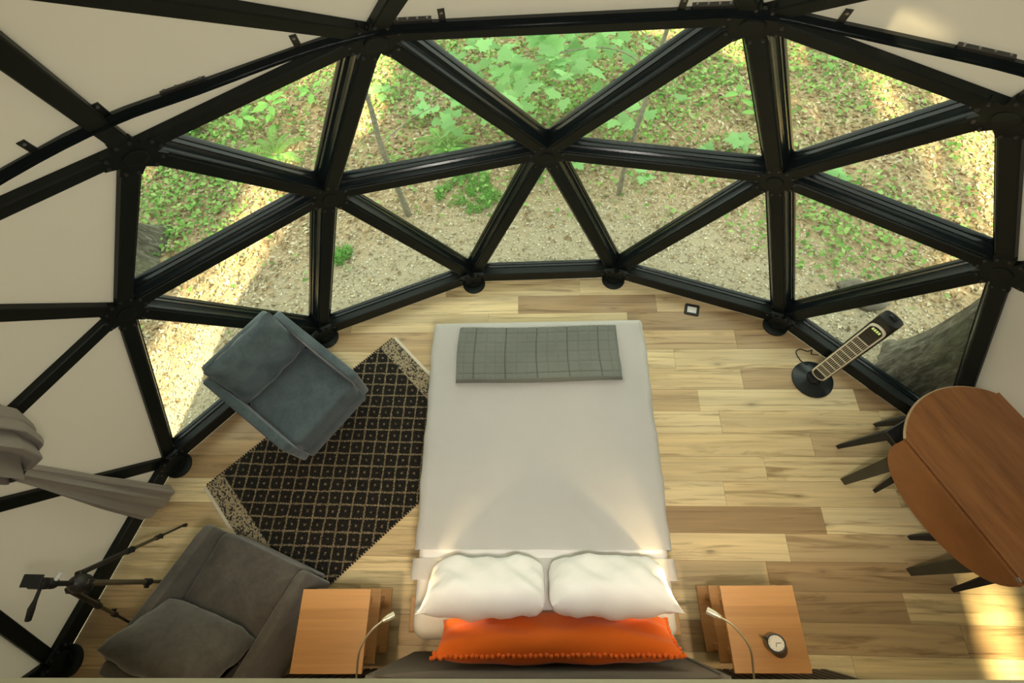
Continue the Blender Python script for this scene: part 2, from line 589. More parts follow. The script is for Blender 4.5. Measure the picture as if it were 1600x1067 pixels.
def rug_material():
    m, nt, b = new_mat('rug_weave')
    P = 0.0965
    v = coords(nt, (1, 1, 1))
    wob = nt.nodes.new('ShaderNodeTexNoise'); wob.inputs['Scale'].default_value = 9.0; wob.inputs['Detail'].default_value = 2
    nt.links.new(v, wob.inputs['Vector'])
    off = nt.nodes.new('ShaderNodeVectorMath'); off.operation = 'MULTIPLY_ADD'
    off.inputs[1].default_value = (0.016, 0.016, 0); nt.links.new(wob.outputs['Color'], off.inputs[0]); nt.links.new(v, off.inputs[2])
    fine = nt.nodes.new('ShaderNodeTexNoise'); fine.inputs['Scale'].default_value = 130.0; fine.inputs['Detail'].default_value = 1
    nt.links.new(v, fine.inputs['Vector'])
    off2 = nt.nodes.new('ShaderNodeVectorMath'); off2.operation = 'MULTIPLY_ADD'
    off2.inputs[1].default_value = (0.026, 0.026, 0); nt.links.new(fine.outputs['Color'], off2.inputs[0]); nt.links.new(off.outputs[0], off2.inputs[2])
    mp = nt.nodes.new('ShaderNodeMapping'); mp.inputs['Rotation'].default_value = (0, 0, math.radians(45)); mp.inputs['Scale'].default_value = (1 / P, 1 / P, 1)
    nt.links.new(off2.outputs[0], mp.inputs['Vector'])
    fr = nt.nodes.new('ShaderNodeVectorMath'); fr.operation = 'FRACTION'; nt.links.new(mp.outputs[0], fr.inputs[0])
    sb = nt.nodes.new('ShaderNodeVectorMath'); sb.operation = 'SUBTRACT'; sb.inputs[1].default_value = (0.5, 0.5, 0); nt.links.new(fr.outputs[0], sb.inputs[0])
    ab = nt.nodes.new('ShaderNodeVectorMath'); ab.operation = 'ABSOLUTE'; nt.links.new(sb.outputs[0], ab.inputs[0])
    se = nt.nodes.new('ShaderNodeSeparateXYZ'); nt.links.new(ab.outputs[0], se.inputs[0])
    mx = nt.nodes.new('ShaderNodeMath'); mx.operation = 'MAXIMUM'; nt.links.new(se.outputs[0], mx.inputs[0]); nt.links.new(se.outputs[1], mx.inputs[1])
    line = ramp(nt, mx.outputs[0], [(0.432, (0, 0, 0)), (0.462, (0.9, 0.9, 0.9))])
    # little light cross in the middle of each diamond
    dot = ramp(nt, mx.outputs[0], [(0.05, (0.8, 0.8, 0.8)), (0.09, (0, 0, 0))])
    pat = mixc(nt, 1.0, line, dot, 'ADD')
    # yarn: little nubs
    vo = nt.nodes.new('ShaderNodeTexVoronoi'); vo.inputs['Scale'].default_value = 85.0
    nt.links.new(coords(nt, (1, 1.6, 1)), vo.inputs['Vector'])
    yarn = ramp(nt, vo.outputs['Distance'], [(0.0, (1, 1, 1)), (0.75, (0.15, 0.15, 0.15))])
    dark = mixc(nt, yarn, (0.008, 0.007, 0.006), (0.032, 0.028, 0.023))
    tan = mixc(nt, yarn, (0.20, 0.145, 0.075), (0.52, 0.41, 0.25))
    brk = noise(nt, v, 140.0, 1)
    pat = mixc(nt, 1.0, pat, ramp(nt, brk, [(0.40, (0.15, 0.15, 0.15)), (0.50, (1, 1, 1))]), 'MULTIPLY')
    col = mixc(nt, pat, dark, tan)
    nt.links.new(col, b.inputs['Base Color'])
    b.inputs['Roughness'].default_value = 0.95
    b.inputs['Specular IOR Level'].default_value = 0.1
    bump(nt, b, yarn, 0.8, 0.006)
    return m


def rug_band_material():
    m, nt, b = new_mat('rug_band_weave')
    v = coords(nt)
    vo = nt.nodes.new('ShaderNodeTexVoronoi'); vo.inputs['Scale'].default_value = 125.0; vo.inputs['Randomness'].default_value = 0.5
    nt.links.new(coords(nt, (1.0, 0.62, 1)), vo.inputs['Vector'])
    yarn = ramp(nt, vo.outputs['Distance'], [(0.0, (1, 1, 1)), (0.75, (0.1, 0.1, 0.1))])
    big = noise(nt, v, 60.0, 2)
    tan = mixc(nt, yarn, (0.20, 0.15, 0.08), (0.55, 0.45, 0.29))
    col = mixc(nt, ramp(nt, vo.outputs['Color'], [(0.62, (0, 0, 0)), (0.66, (1, 1, 1))]), tan, (0.03, 0.025, 0.02))
    nt.links.new(col, b.inputs['Base Color'])
    b.inputs['Roughness'].default_value = 0.95
    bump(nt, b, yarn, 0.8, 0.006)
    return m


M = {}
M['plank'] = plank_material()
M['joint'] = plain('plank_joint', (0.24, 0.17, 0.10), 0.9)
M['steel'] = plain('dark_painted_steel', (0.0075, 0.0100, 0.0085), 0.5, 0.0, 0.15, 6.0, 0.05, 90.0, spec=0.22)
M['frame'] = plain('window_frame_black', (0.006, 0.009, 0.010), 0.20, 0.0, 0.12, 6.0, spec=0.32)
M['bolt'] = plain('zinc_bolt', (0.42, 0.42, 0.40), 0.35, 0.9)
M['black_bolt'] = plain('black_bolt', (0.05, 0.05, 0.048), 0.35, 0.4)
M['canvas'] = canvas_material()
M['glass'] = glass_material()
M['ground'] = ground_material()
M['bark'] = bark_material()
M['rock'] = plain('rock', (0.16, 0.14, 0.115), 0.95, 0, 0.5, 9.0, 0.8, 30.0)
M['leaf'] = leaf_material('litter_leaf', True, trans=0.15)
M['green'] = leaf_material('green_attr_leaf', True, trans=0.35)
M['maple'] = leaf_material('maple_leaf', False, (0.30, 0.55, 0.23), 0.4)
M['seed'] = leaf_material('seedling_leaf', False, (0.25, 0.50, 0.15), 0.35)
M['fern'] = leaf_material('fern_leaf', False, (0.26, 0.50, 0.15), 0.35)
M['stem'] = plain('green_stem', (0.22, 0.30, 0.10), 0.8)
M['twig'] = plain('sapling_bark', (0.24, 0.225, 0.17), 0.9, 0, 0.3, 30.0, 0.4, 90.0)
M['velvet'] = velvet('blue_grey_velvet', (0.055, 0.074, 0.082), (0.115, 0.145, 0.155))
M['velvet2'] = velvet('grey_brown_velvet', (0.055, 0.048, 0.041), (0.115, 0.104, 0.088))
M['white'] = fabric('white_bed_linen', (0.80, 0.775, 0.735), 260, 0.95, 0.02, 0.1, 0.10, 0.6)
M['pillow'] = fabric('white_pillow_cotton', (0.83, 0.79, 0.74), 260, 0.95, 0.02, 0.1, 0.12, 1.5)
M['orange'] = fabric('orange_cotton', (0.80, 0.15, 0.014), 200, 0.9, 0.06, 0.2, 0.14, 1.2)
M['quilt'] = fabric('grey_quilted_cotton', (0.16, 0.168, 0.145), 220, 0.95, 0.10, 0.15, 0.25, 1.5)
M['thread'] = plain('quilt_thread', (0.05, 0.055, 0.05), 0.9)
M['headboard'] = fabric('brown_grey_upholstery', (0.085, 0.067, 0.05), 180, 0.9, 0.25, 0.2, 0.35)
M['bamboo'] = wood('bamboo_board', (0.36, 0.17, 0.055), (0.50, 0.25, 0.085), (0.60, 0.32, 0.125), (1.2, 26, 2), (0, 0, 0), 0.38, strips=0.055)
M['bedwood'] = wood('bed_pine', (0.46, 0.24, 0.09), (0.58, 0.32, 0.13), (0.66, 0.40, 0.18), (2, 14, 2))
M['walnut'] = wood('table_walnut', (0.15, 0.055, 0.017), (0.24, 0.092, 0.028), (0.34, 0.14, 0.045), (1.1, 9, 1.1), (0, 0, 0), 0.33)
M['walnut_edge'] = wood('table_edge', (0.38, 0.26, 0.14), (0.46, 0.33, 0.19), (0.52, 0.38, 0.23), (9, 9, 9), (0, 0, 0), 0.4)
M['olive'] = plain('table_leg_dark_olive', (0.045, 0.040, 0.024), 0.5, 0, 0.2)
M['black'] = plain('black_plastic', (0.012, 0.012, 0.012), 0.35)
M['black_m'] = plain('black_matte', (0.010, 0.010, 0.010), 0.6)
M['heat_base'] = plain('heater_base_black', (0.010, 0.012, 0.014), 0.28)
M['silver'] = plain('silver_plastic', (0.76, 0.71, 0.55), 0.38, 0.1)
M['dark_grille'] = plain('grille_dark', (0.02, 0.016, 0.012), 0.5)
M['gold'] = plain('brushed_champagne_metal', (0.62, 0.53, 0.36), 0.32, 0.75)
M['chrome'] = plain('lamp_head_metal', (0.74, 0.68, 0.52), 0.3, 0.6)
M['slat'] = plain('dark_wall_slat', (0.035, 0.022, 0.014), 0.55, 0, 0.3, 20)
M['slat_back'] = plain('black_felt', (0.006, 0.005, 0.004), 0.95)
M['plaster'] = plain('cream_paint', (0.62, 0.58, 0.44), 0.6, 0, 0.03)
M['curtain'] = fabric('grey_curtain', (0.33, 0.29, 0.245), 300, 0.9, 0.05, 0.15, 0.1)
M['tie'] = plain('tieback_cord', (0.02, 0.02, 0.02), 0.8)
M['clock_face'] = plain('clock_face', (0.74, 0.70, 0.63), 0.5)
M['clock_body'] = plain('clock_body', (0.028, 0.034, 0.040), 0.4)
M['outlet_white'] = plain('white_plastic', (0.75, 0.74, 0.70), 0.4)
M['rug'] = rug_material()
M['rug_band'] = rug_band_material()
M['rug_edge'] = plain('rug_black_yarn', (0.012, 0.010, 0.010), 0.95, 0, 0.3, 80, 0.6, 120)
M['binding'] = plain('rug_cream_binding', (0.62, 0.55, 0.43), 0.9, 0, 0.05, 80)
M['tripod'] = plain('tripod_metal', (0.030, 0.027, 0.022), 0.4, 0.3)
M['tripod_tube'] = plain('tripod_tube', (0.16, 0.13, 0.08), 0.35, 0.6)
M['foliage'] = leaf_material('tree_foliage', False, (0.10, 0.22, 0.05), 0.3)


def emitter(name, col, strength):
    m = bpy.data.materials.new(name); m.use_nodes = True
    nt = m.node_tree; nt.nodes.remove(nt.nodes['Principled BSDF'])
    e = N(nt, 'ShaderNodeEmission'); e.inputs['Color'].default_value = (*col, 1); e.inputs['Strength'].default_value = strength
    nt.links.new(e.outputs[0], nt.nodes['Material Output'].inputs['Surface'])
    return m


M['led'] = emitter('warm_led', (1.0, 0.72, 0.35), 6.0)
M['display'] = emitter('heater_display_digits', (0.75, 0.9, 0.25), 0.8)

# ------------------------------------------------------------------ the dome (3V geodesic, 5/8)
DR, DC = 3.427, Vector((0.157, -0.791, 0.7955))
PH = -0.0275


def geodesic():
    s5 = 1 / math.sqrt(5)
    top = Vector((0, 0, 1))
    up = [Vector((2 * s5 * math.sin(math.radians(36 + 72 * i)), 2 * s5 * math.cos(math.radians(36 + 72 * i)), s5)) for i in range(5)]
    lo = [Vector((2 * s5 * math.sin(math.radians(72 * i)), 2 * s5 * math.cos(math.radians(72 * i)), -s5)) for i in range(5)]
    fs = [(top, up[i], up[(i + 1) % 5]) for i in range(5)]
    for i in range(5):
        fs.append((up[i], up[(i + 1) % 5], lo[(i + 1) % 5]))
        fs.append((lo[i], lo[(i + 1) % 5], up[i]))
    V, F = [], []

    def vid(p):
        p = p.normalized()
        for i, q in enumerate(V):
            if (p - q).length < 1e-5:
                return i
        V.append(p)
        return len(V) - 1
    for a, b, c in fs:
        g = {(i, j): vid(a * i + b * j + c * (3 - i - j)) for i in range(4) for j in range(4 - i)}
        for i in range(3):
            for j in range(3 - i):
                F.append((g[i, j], g[i + 1, j], g[i, j + 1]))
                if i + j < 2:
                    F.append((g[i + 1, j], g[i + 1, j + 1], g[i, j + 1]))
    return V, F


GV, GF = geodesic()
HUB = []
for v in GV:
    c, s = math.cos(PH), math.sin(PH)
    p = Vector((DC.x + DR * (c * v.x + s * v.y), DC.y + DR * (-s * v.x + c * v.y), DC.z + DR * v.z))
    if -0.3 < v.z < -0.1:
        p.z = 0.08
    HUB.append(p)


def gaz(v):
    return math.degrees(math.atan2(v.x, v.y))


def find_hub(az, zlo, zhi):
    return [i for i, v in enumerate(GV) if abs(gaz(v) - az) < 0.6 and zlo < v.z < zhi][0]


# hubs as surveyed on this dome: the builder's pattern is not quite the ideal one
SURVEY = {(-83.82, 5): (-3.184, -0.499, 0.08), (-60.18, 5): (-2.838, 0.818, 0.08), (-36, 5): (-1.849, 1.939, 0.08), (-11.82, 5): (-0.57, 2.48, 0.08),
          (11.82, 5): (0.699, 2.505, 0.08), (36, 5): (2.029, 2.02, 0.08), (60.18, 5): (3.004, 1.01, 0.08),
          (-47.82, 4): (-2.408, 1.402, 1.392), (-24.18, 4): (-1.332, 2.235, 1.406), (0, 4): (0.077, 2.586, 1.376), (24.18, 4): (1.508, 2.303, 1.389), (47.82, 4): (2.557, 1.577, 1.411),
          (-36, 3): (-1.718, 1.631, 2.334), (-13.61, 3): (-0.67, 2.049, 2.527), (13.61, 3): (0.897, 2.078, 2.518), (36, 3): (1.915, 1.729, 2.313)}
ZR = {5: (-0.3, 0), 4: (0.05, 0.3), 3: (0.4, 0.6)}
SID = {}
for (az, row), p in SURVEY.items():
    i = find_hub(az, *ZR[row])
    HUB[i] = Vector(p)
    SID[i] = row
FRONT = set(SID) - {find_hub(-83.82, *ZR[5])}
FACES = [f for f in GF if all(GV[i].z > -0.3 for i in f)]
BASE = sorted([i for i, v in enumerate(GV) if -0.3 < v.z < -0.1], key=lambda i: gaz(GV[i]))


def outward(p):
    return (p - DC).normalized()


def tri_hit(o, d, a, b, c):
    from mathutils.geometry import intersect_ray_tri
    return intersect_ray_tri(a, b, c, d, o)


# sunlight that reaches the floor and the front canvas comes in through panes on the far side
SUN_TARGETS = [Vector((2.95, -0.2, 0))]
SKYLIGHT_AT = [Vector((1.05, -0.25, 4.0)), Vector((1.25, 0.25, 3.80))]
glass_faces = set()
for fi, f in enumerate(FACES):
    if set(f) <= FRONT:
        glass_faces.add(fi)
    else:
        A, B, C_ = (HUB[i] for i in f)
        for t in SUN_TARGETS:
            h = tri_hit(t - SUN_DIR * 0.4, -SUN_DIR, A, B, C_)
            if h is not None:
                glass_faces.add(fi)
        for t in SKYLIGHT_AT:
            if tri_hit(DC, (t - DC).normalized(), A, B, C_) is not None:
                glass_faces.add(fi)

frame_root = structure('dome_frame')
edges = {}
for fi, f in enumerate(FACES):
    for a, b in ((f[0], f[1]), (f[1], f[2]), (f[2], f[0])):
        edges.setdefault((min(a, b), max(a, b)), []).append(fi)
SW = 0.039
for (a, b), fl in edges.items():
    A, B = HUB[a], HUB[b]
    isbase = len(fl) == 1 and a in BASE and b in BASE
    mid = (A + B) / 2
    n = outward(mid)
    t = (B - A).normalized()
    s = t.cross(n).normalized()
    n = s.cross(t).normalized()
    if n.dot(outward(mid)) < 0:
        n = -n
    if isbase:
        s = Vector((0, 0, 1)); n = t.cross(s).normalized()
        if n.dot(outward(mid)) < 0:
            n = -n
    bm = bmesh.new()
    w = SW if not isbase else 0.056
    A2, B2 = A + t * 0.03, B - t * 0.03
    lip = 0.006
    prof = [(-w, lip), (-w + lip, 0), (w - lip, 0), (w, lip), (w, 0.05 if not isbase else 0.07), (-w, 0.05 if not isbase else 0.07)]
    ra = [bm.verts.new(A2 + s * x + n * y) for x, y in prof]
    rb = [bm.verts.new(B2 + s * x + n * y) for x, y in prof]
    for i in range(6):
        j = (i + 1) % 6
        bm.faces.new((ra[i], ra[j], rb[j], rb[i]))
    bm.faces.new(ra[::-1]); bm.faces.new(rb)
    obj('strut', bm, M['steel'], frame_root)

# hubs: a plate with bolts, feet at the bottom ring
plate_cache = {}
for i, v in enumerate(GV):
    if v.z < -0.3:
        continue
    P = HUB[i]
    n = outward(P)
    base = i in BASE
    if base:
        n = Vector((n.x, n.y, 0.25)).normalized()
    rot = n.to_track_quat('Z', 'Y').to_matrix()
    nb = [HUB[b if a == i else a] for (a, b) in edges if i in (a, b)]
    bm = bmesh.new()
    # a plate with one tongue per strut
    angs = []
    for q in nb:
        d = rot.transposed() @ (q - P)
        angs.append(math.atan2(d.y, d.x))
    angs.sort()
    R0, R1, hw = 0.088, 0.128, 0.047
    poly = []
    for k, a in enumerate(angs):
        ca, sa = math.cos(a), math.sin(a)
        for (u, w) in ((R1, -hw), (R1, hw)):
            poly.append(Vector((ca * u - sa * w, sa * u + ca * w, 0)))
        a2 = angs[(k + 1) % len(angs)] + (2 * math.pi if k == len(angs) - 1 else 0)
        if a2 - a > 0.75:
            am = (a + a2) / 2
            rr = R0 if a2 - a < 1.6 else 0.06
            poly.append(Vector((math.cos(am) * rr, math.sin(am) * rr, 0)))
    M4 = Matrix.Translation(P - n * 0.020) @ rot.to_4x4()
    add_prism(bm, poly, (0, 0, 0.022), M4)
    add_lathe(bm, [(0.052, 0.004), (0.052, -0.005), (0.046, -0.008)], 20, M4)
    h = obj('hub', bm, M['steel'], frame_root)
    if i in SID:
        b2 = None
        for a in angs:
            for w in (-0.026, 0.026):
                bb = bmesh.new()
                pl = Vector((math.cos(a) * 0.108 - math.sin(a) * w, math.sin(a) * 0.108 + math.cos(a) * w, 0))
                if 'bolt' not in plate_cache:
                    add_cyl(bb, 0.009, 0.007, (0, 0, 0.002), (0, 0, -0.009), 8)
                    o = obj('bolt', bb, M['black_bolt'], h)
                    plate_cache['bolt'] = o.data
                else:
                    bb.free()
                    o = link('bolt', plate_cache['bolt'], None, h)
                o.matrix_local = M4 @ Matrix.Translation(pl)
    if base:
        inn = Vector((-n.x, -n.y, 0)).normalized()
        bm = bmesh.new()
        c0 = P + inn * 0.012
        add_lathe(bm, [(0.102, 0.001), (0.102, 0.016), (0.094, 0.022), (0.06, 0.026), (0.06, 0.06)], 24, Matrix.Translation((c0.x, c0.y, 0)))
        obj('foot_flange', bm, M['steel'], frame_root, True)
        # upright bracket behind the flange
        bm = bmesh.new()
        add_box(bm, (0.14, 0.05, 0.12), (0, 0, 0), None, 0.006, 1)
        rz = math.atan2(inn.y, inn.x) + math.pi / 2
        bmesh.ops.transform(bm, matrix=Matrix.Translation((P + inn * 0.015) + Vector((0, 0, 0.01))) @ Matrix.Rotation(rz, 4, 'Z'), verts=bm.verts[:])
        obj('foot_bracket', bm, M['steel'], frame_root)


def inset_tri(A, B, C, d):
    """the triangle with each edge moved inwards by d"""
    a, b, c = (B - C).length, (C - A).length, (A - B).length
    I = (A * a + B * b + C * c) / (a + b + c)
    s = (a + b + c) / 2
    r = math.sqrt((s - a) * (s - b) * (s - c) / s)
    k = (r - d) / r
    return [I + (P - I) * k for P in (A, B, C)]


walls = {k: structure(k) for k in ('wall_left', 'wall_right', 'wall_back', 'ceiling')}
wi = 0
WIN = {}
for fi, f in enumerate(FACES):
    A, B, C_ = (HUB[i] for i in f)
    n = (B - A).cross(C_ - A).normalized()
    cen = (A + B + C_) / 3
    if n.dot(outward(cen)) < 0:
        n = -n
    if fi in glass_faces:
        wi += 1
        root = structure(f'window_{wi}')
        WIN[fi] = root
        loops = [(0.030, 0.012), (0.044, 0.014), (0.047, 0.020), (0.050, 0.034), (0.055, 0.048), (0.062, 0.060), (0.067, 0.064), (0.068, 0.084), (0.074, 0.087), (0.077, 0.100), (0.077, 0.112), (0.030, 0.112)]
        bm = bmesh.new()
        rings = []
        for d, h in loops:
            rings.append([bm.verts.new(p + n * h) for p in inset_tri(A, B, C_, d)])
        m = len(rings)
        for r in range(m):
            a, b = rings[r], rings[(r + 1) % m]
            for i in range(3):
                j = (i + 1) % 3
                bm.faces.new((a[i], a[j], b[j], b[i]))
        obj('window_frame', bm, M['frame'], root)
        bm = bmesh.new()
        tri = inset_tri(A, B, C_, 0.066)
        add_prism(bm, [p + n * 0.088 for p in tri], n * 0.006)
        obj('pane', bm, M['glass'], root)
        # a small packer in the corner of the sash
    else:
        az = math.degrees(math.atan2(cen.x - DC.x, cen.y - DC.y))
        key = 'ceiling' if cen.z > 2.75 else ('wall_back' if abs(az) > 112 else ('wall_left' if az < 0 else 'wall_right'))
        bm = bmesh.new()
        tri = inset_tri(A, B, C_, 0.004)
        add_prism(bm, [p + n * 0.044 for p in tri], n * 0.003)
        obj('canvas_panel', bm, M['canvas'], walls[key])

# ------------------------------------------------------------------ floor planks
floor = structure('floor')


def clip_poly(poly, hull):
    out = poly
    for i in range(len(hull)):
        a, b = hull[i], hull[(i + 1) % len(hull)]
        ex, ey = b[0] - a[0], b[1] - a[1]
        def side(p):
            return ex * (p[1] - a[1]) - ey * (p[0] - a[0])
        res = []
        for k in range(len(out)):
            p, q = out[k], out[(k + 1) % len(out)]
            sp, sq = side(p), side(q)
            if sp >= 0:
                res.append(p)
            if (sp >= 0) != (sq >= 0):
                t = sp / (sp - sq)
                res.append((p[0] + (q[0] - p[0]) * t, p[1] + (q[1] - p[1]) * t))
        out = res
        if not out:
            return []
    return out


hull = []
for i in BASE:
    d = (HUB[i] - DC); d.z = 0
    q = HUB[i] + d.normalized() * 0.02
    hull.append((q.x, q.y))
area = sum(hull[i][0] * hull[(i + 1) % len(hull)][1] - hull[(i + 1) % len(hull)][0] * hull[i][1] for i in range(len(hull)))
if area < 0:
    hull.reverse()
PW, PLN, GAP = 0.18, 1.215, 0.0006
ends = {0: 1.054, 2: 1.675, 3: 1.144, 6: 1.425, 7: 2.077, 8: 1.694, 9: 1.363, 10: 2.02, 11: 1.731, 12: 1.56, 13: 2.405}
ROT_F = math.radians(-0.6)


def plank_mesh(poly, ox, oy):
    n = len(poly)
    cx = sum(p[0] for p in poly) / n; cy = sum(p[1] for p in poly) / n
    ch = 0.0009
    vs, fs = [], []
    for z, k in ((-0.012, 0), (-ch, 0), (0, ch)):
        for p in poly:
            dx, dy = cx - p[0], cy - p[1]
            vs.append((p[0] - ox + (k if dx > 0 else -k), p[1] - oy + (k if dy > 0 else -k), z))
    for r in range(2):
        for i in range(n):
            j = (i + 1) % n
            fs.append((r * n + i, r * n + j, (r + 1) * n + j, (r + 1) * n + i))
    fs.append(tuple(range(2 * n, 3 * n)))
    return mesh_from('plank', vs, fs)


full_plank = None
for row in range(-1, 29):
    y1 = 2.335 - PW * row; y0 = y1 - PW
    e = ends.get(row, random.uniform(0, PLN))
    e -= math.ceil((e + 4.0) / PLN) * PLN
    x = e
    while x < 4.0:
        poly = [(x + GAP, y0 + GAP), (x + PLN - GAP, y0 + GAP), (x + PLN - GAP, y1 - GAP), (x + GAP, y1 - GAP)]
        c = clip_poly(poly, hull)
        if len(c) >= 3:
            ar = abs(sum(c[i][0] * c[(i + 1) % len(c)][1] - c[(i + 1) % len(c)][0] * c[i][1] for i in range(len(c)))) / 2
            if ar > 0.002:
                if abs(ar - (PLN - 2 * GAP) * (PW - 2 * GAP)) < 1e-6:
                    if full_plank is None:
                        full_plank = plank_mesh(poly, x, y0)
                        full_plank.materials.append(M['plank'])
                    o = link('plank', full_plank, None, floor)
                else:
                    o = link('plank', plank_mesh(c, x, y0), M['plank'], floor)
                o.location = (x, y0, 0)
        x += PLN
bm = bmesh.new()
add_prism(bm, [(x, y, -0.10) for x, y in hull], (0, 0, 0.0915))
obj('subfloor', bm, M['joint'], floor)

# ------------------------------------------------------------------ loft over the bed head and the slatted wall under it
RW = 0.02                    # the wall and the bed stand very slightly turned
WALL_Y = -0.475
wall = structure('wall_slatted')
wall.location = (0, WALL_Y, 0); wall.rotation_euler = (0, 0, RW)
bm = bmesh.new()
add_box(bm, (3.36, 0.03, 2.13), (0.14, -0.035, 1.067))
obj('backing_panel', bm, M['slat_back'], wall)
slat_me = None
k = 0
xs = -1.52
while xs < 1.81:
    if slat_me is None:
        bm = bmesh.new()
        add_box(bm, (0.034, 0.02, 2.125), (0, -0.01, 1.067), None, 0.003, 1)
        o = obj('slat', bm, M['slat'], wall); slat_me = o.data
    else:
        o = link('slat', slat_me, None, wall)
    o.location = (xs, 0, 0)
    xs += 0.05
loft = structure('floor_loft')
loft.rotation_euler = (0, 0, RW)
bm = bmesh.new()
add_box(bm, (3.9, 2.0, 0.10), (0.05, -1.268, 2.190))
o = obj('loft_deck', bm, M['bedwood'], loft)
bm = bmesh.new()
add_box(bm, (3.9, 0.03, 0.16), (0.05, -0.252, 2.166), None, 0.004, 1)
obj('edge_board', bm, M['plaster'], loft)
for x in (-1.62, 1.86):
    bm = bmesh.new()
    add_box(bm, (0.09, 0.09, 2.13), (x, -0.58, 1.067), None, 0.004, 1)
    obj('loft_post', bm, M['slat'], loft)

# ------------------------------------------------------------------ curtain rail
rail = thing('curtain_rail', 'black bent curtain track running above the big triangular windows', 'curtain rail')
RZ = 2.59
rp = [(-0.748, 1.994), (-0.36, 2.019), (0.577, 2.035), (0.85, 2.032), (1.147, 1.91), (1.426, 1.777), (1.697, 1.637)]
rpts = []
for a in (-96, -88, -80, -72, -64, -56):
    r = 2.86
    rpts.append((DC.x + r * math.sin(math.radians(a)), DC.y + r * math.cos(math.radians(a))))
rpts += [(-1.866, 1.259), (-1.578, 1.524), (-1.305, 1.68), (-0.941, 1.892), (-0.72, 1.985), (-0.58, 2.017), (-0.366, 2.022), (0.577, 2.035), (0.768, 2.036), (0.96, 2.0), (1.147, 1.912), (1.426, 1.777), (1.697, 1.637), (1.93, 1.46)]
for a in (47, 56, 66, 76, 86):
    r = 2.86
    rpts.append((DC.x + r * math.sin(math.radians(a)), DC.y + r * math.cos(math.radians(a))))
bm = bmesh.new()
add_tube(bm, smooth_path([(x, y, RZ) for x, y in rpts], 4), 0.014, square=True, sx=0.8)
obj('track', bm, M['frame'], rail)
bm = bmesh.new()
add_tube(bm, smooth_path([(x, y, RZ - 0.018) for x, y in rpts], 4), 0.005, square=True, sx=3.0)
obj('track_lip', bm, M['frame'], rail)
for (x, y) in [(-1.769, 1.354), (-1.578, 1.535), (-0.93, 1.893), (-0.366, 2.022), (0.577, 2.035), (1.147, 1.912)]:
    d = Vector((x - DC.x, y - DC.y, 0)).normalized()
    t = Vector((-d.y, d.x, 0))
    bm = bmesh.new()
    p = Vector((x, y, RZ))
    up = (Vector((0, 0, 0.85)) - d * 0.55).normalized()
    nn_ = t.cross(up).normalized() * 0.004
    q0 = p + Vector((0, 0, 0.012)) - d * 0.006
    add_prism(bm, [q0 - t * 0.014, q0 + t * 0.014, q0 + t * 0.014 + up * 0.085, q0 - t * 0.014 + up * 0.085], nn_)
    br = obj('bracket', bm, M['black'], rail)
    bm = bmesh.new()
    q1 = q0 + up * 0.068
    add_cyl(bm, 0.006, 0.006, q1 - nn_ * 1.2, q1 + nn_ * 2.2, 8)
    obj('screw', bm, M['bolt'], br)
for (x, y, x2, y2) in [(-1.40, 1.632, -1.25, 1.712), (-0.56, 2.018, -0.41, 2.021), (0.62, 2.036, 0.78, 2.034), (1.50, 1.74, 1.66, 1.657)]:
    a = Vector((x, y, RZ + 0.021)); b = Vector((x2, y2, RZ + 0.021))
    bm = bmesh.new()
    add_tube(bm, [a, b], 0.005, square=True, sx=3.0)
    jp = obj('joint_plate', bm, M['black'], rail)
    for k in range(4):
        p = a.lerp(b, 0.1 + 0.266 * k)
        bm = bmesh.new()
        add_cyl(bm, 0.006, 0.005, p + Vector((0, 0, 0.003)), p + Vector((0, 0, 0.010)), 8)
        obj('screw', bm, M['bolt'], jp)

# ------------------------------------------------------------------ curtain, tied back at the left
cur = thing('curtain', 'grey curtain gathered by a dark tie, its tail fanned out at the left canvas wall', 'curtain', (-2.875, 0.522, 0))
wdir = Vector((-0.62, -0.78, 0))          # along the wall
ndir = Vector((0.78, -0.62, 0))           # into the room


def curtain_sheet(levels, nu, pleats, seed):
    """levels: (z, centre offset along wall, centre offset inwards, width, depth)"""
    bm = bmesh.new()
    lv = []
    zz = [l[0] for l in levels]
    nz = 34
    rings = []
    for k in range(nz + 1):
        z = zz[0] + (zz[-1] - zz[0]) * k / nz
        vals = [np.interp(z, zz, [l[c] for l in levels]) for c in range(1, 5)]
        ow, on, w, dp = vals
        ring = []
        for i in range(nu):
            a = 2 * math.pi * i / nu
            # a gathered tube: rounded rectangle outline with pleats
            pl = math.sin(a * pleats + seed + 0.5 * math.sin(z * 3 + seed)) + 0.4 * math.sin(a * (pleats * 2 - 1) + z * 2)
            rw = w / 2 * (1 + 0.07 * pl)
            rd = dp / 2 * (1 + 0.40 * pl)
            p = wdir * (ow + rw * math.copysign(abs(math.cos(a)) ** 0.8, math.cos(a))) + ndir * (on + rd * math.copysign(abs(math.sin(a)) ** 0.8, math.sin(a)))
            ring.append(bm.verts.new((p.x, p.y, z + (0.012 * pl if k == 0 else 0))))
        rings.append(ring)
    for a, b in zip(rings, rings[1:]):
        for i in range(nu):
            j = (i + 1) % nu
            bm.faces.new((a[i], a[j], b[j], b[i]))
    bm.faces.new(rings[0][::-1]); bm.faces.new(rings[-1])
    return bm


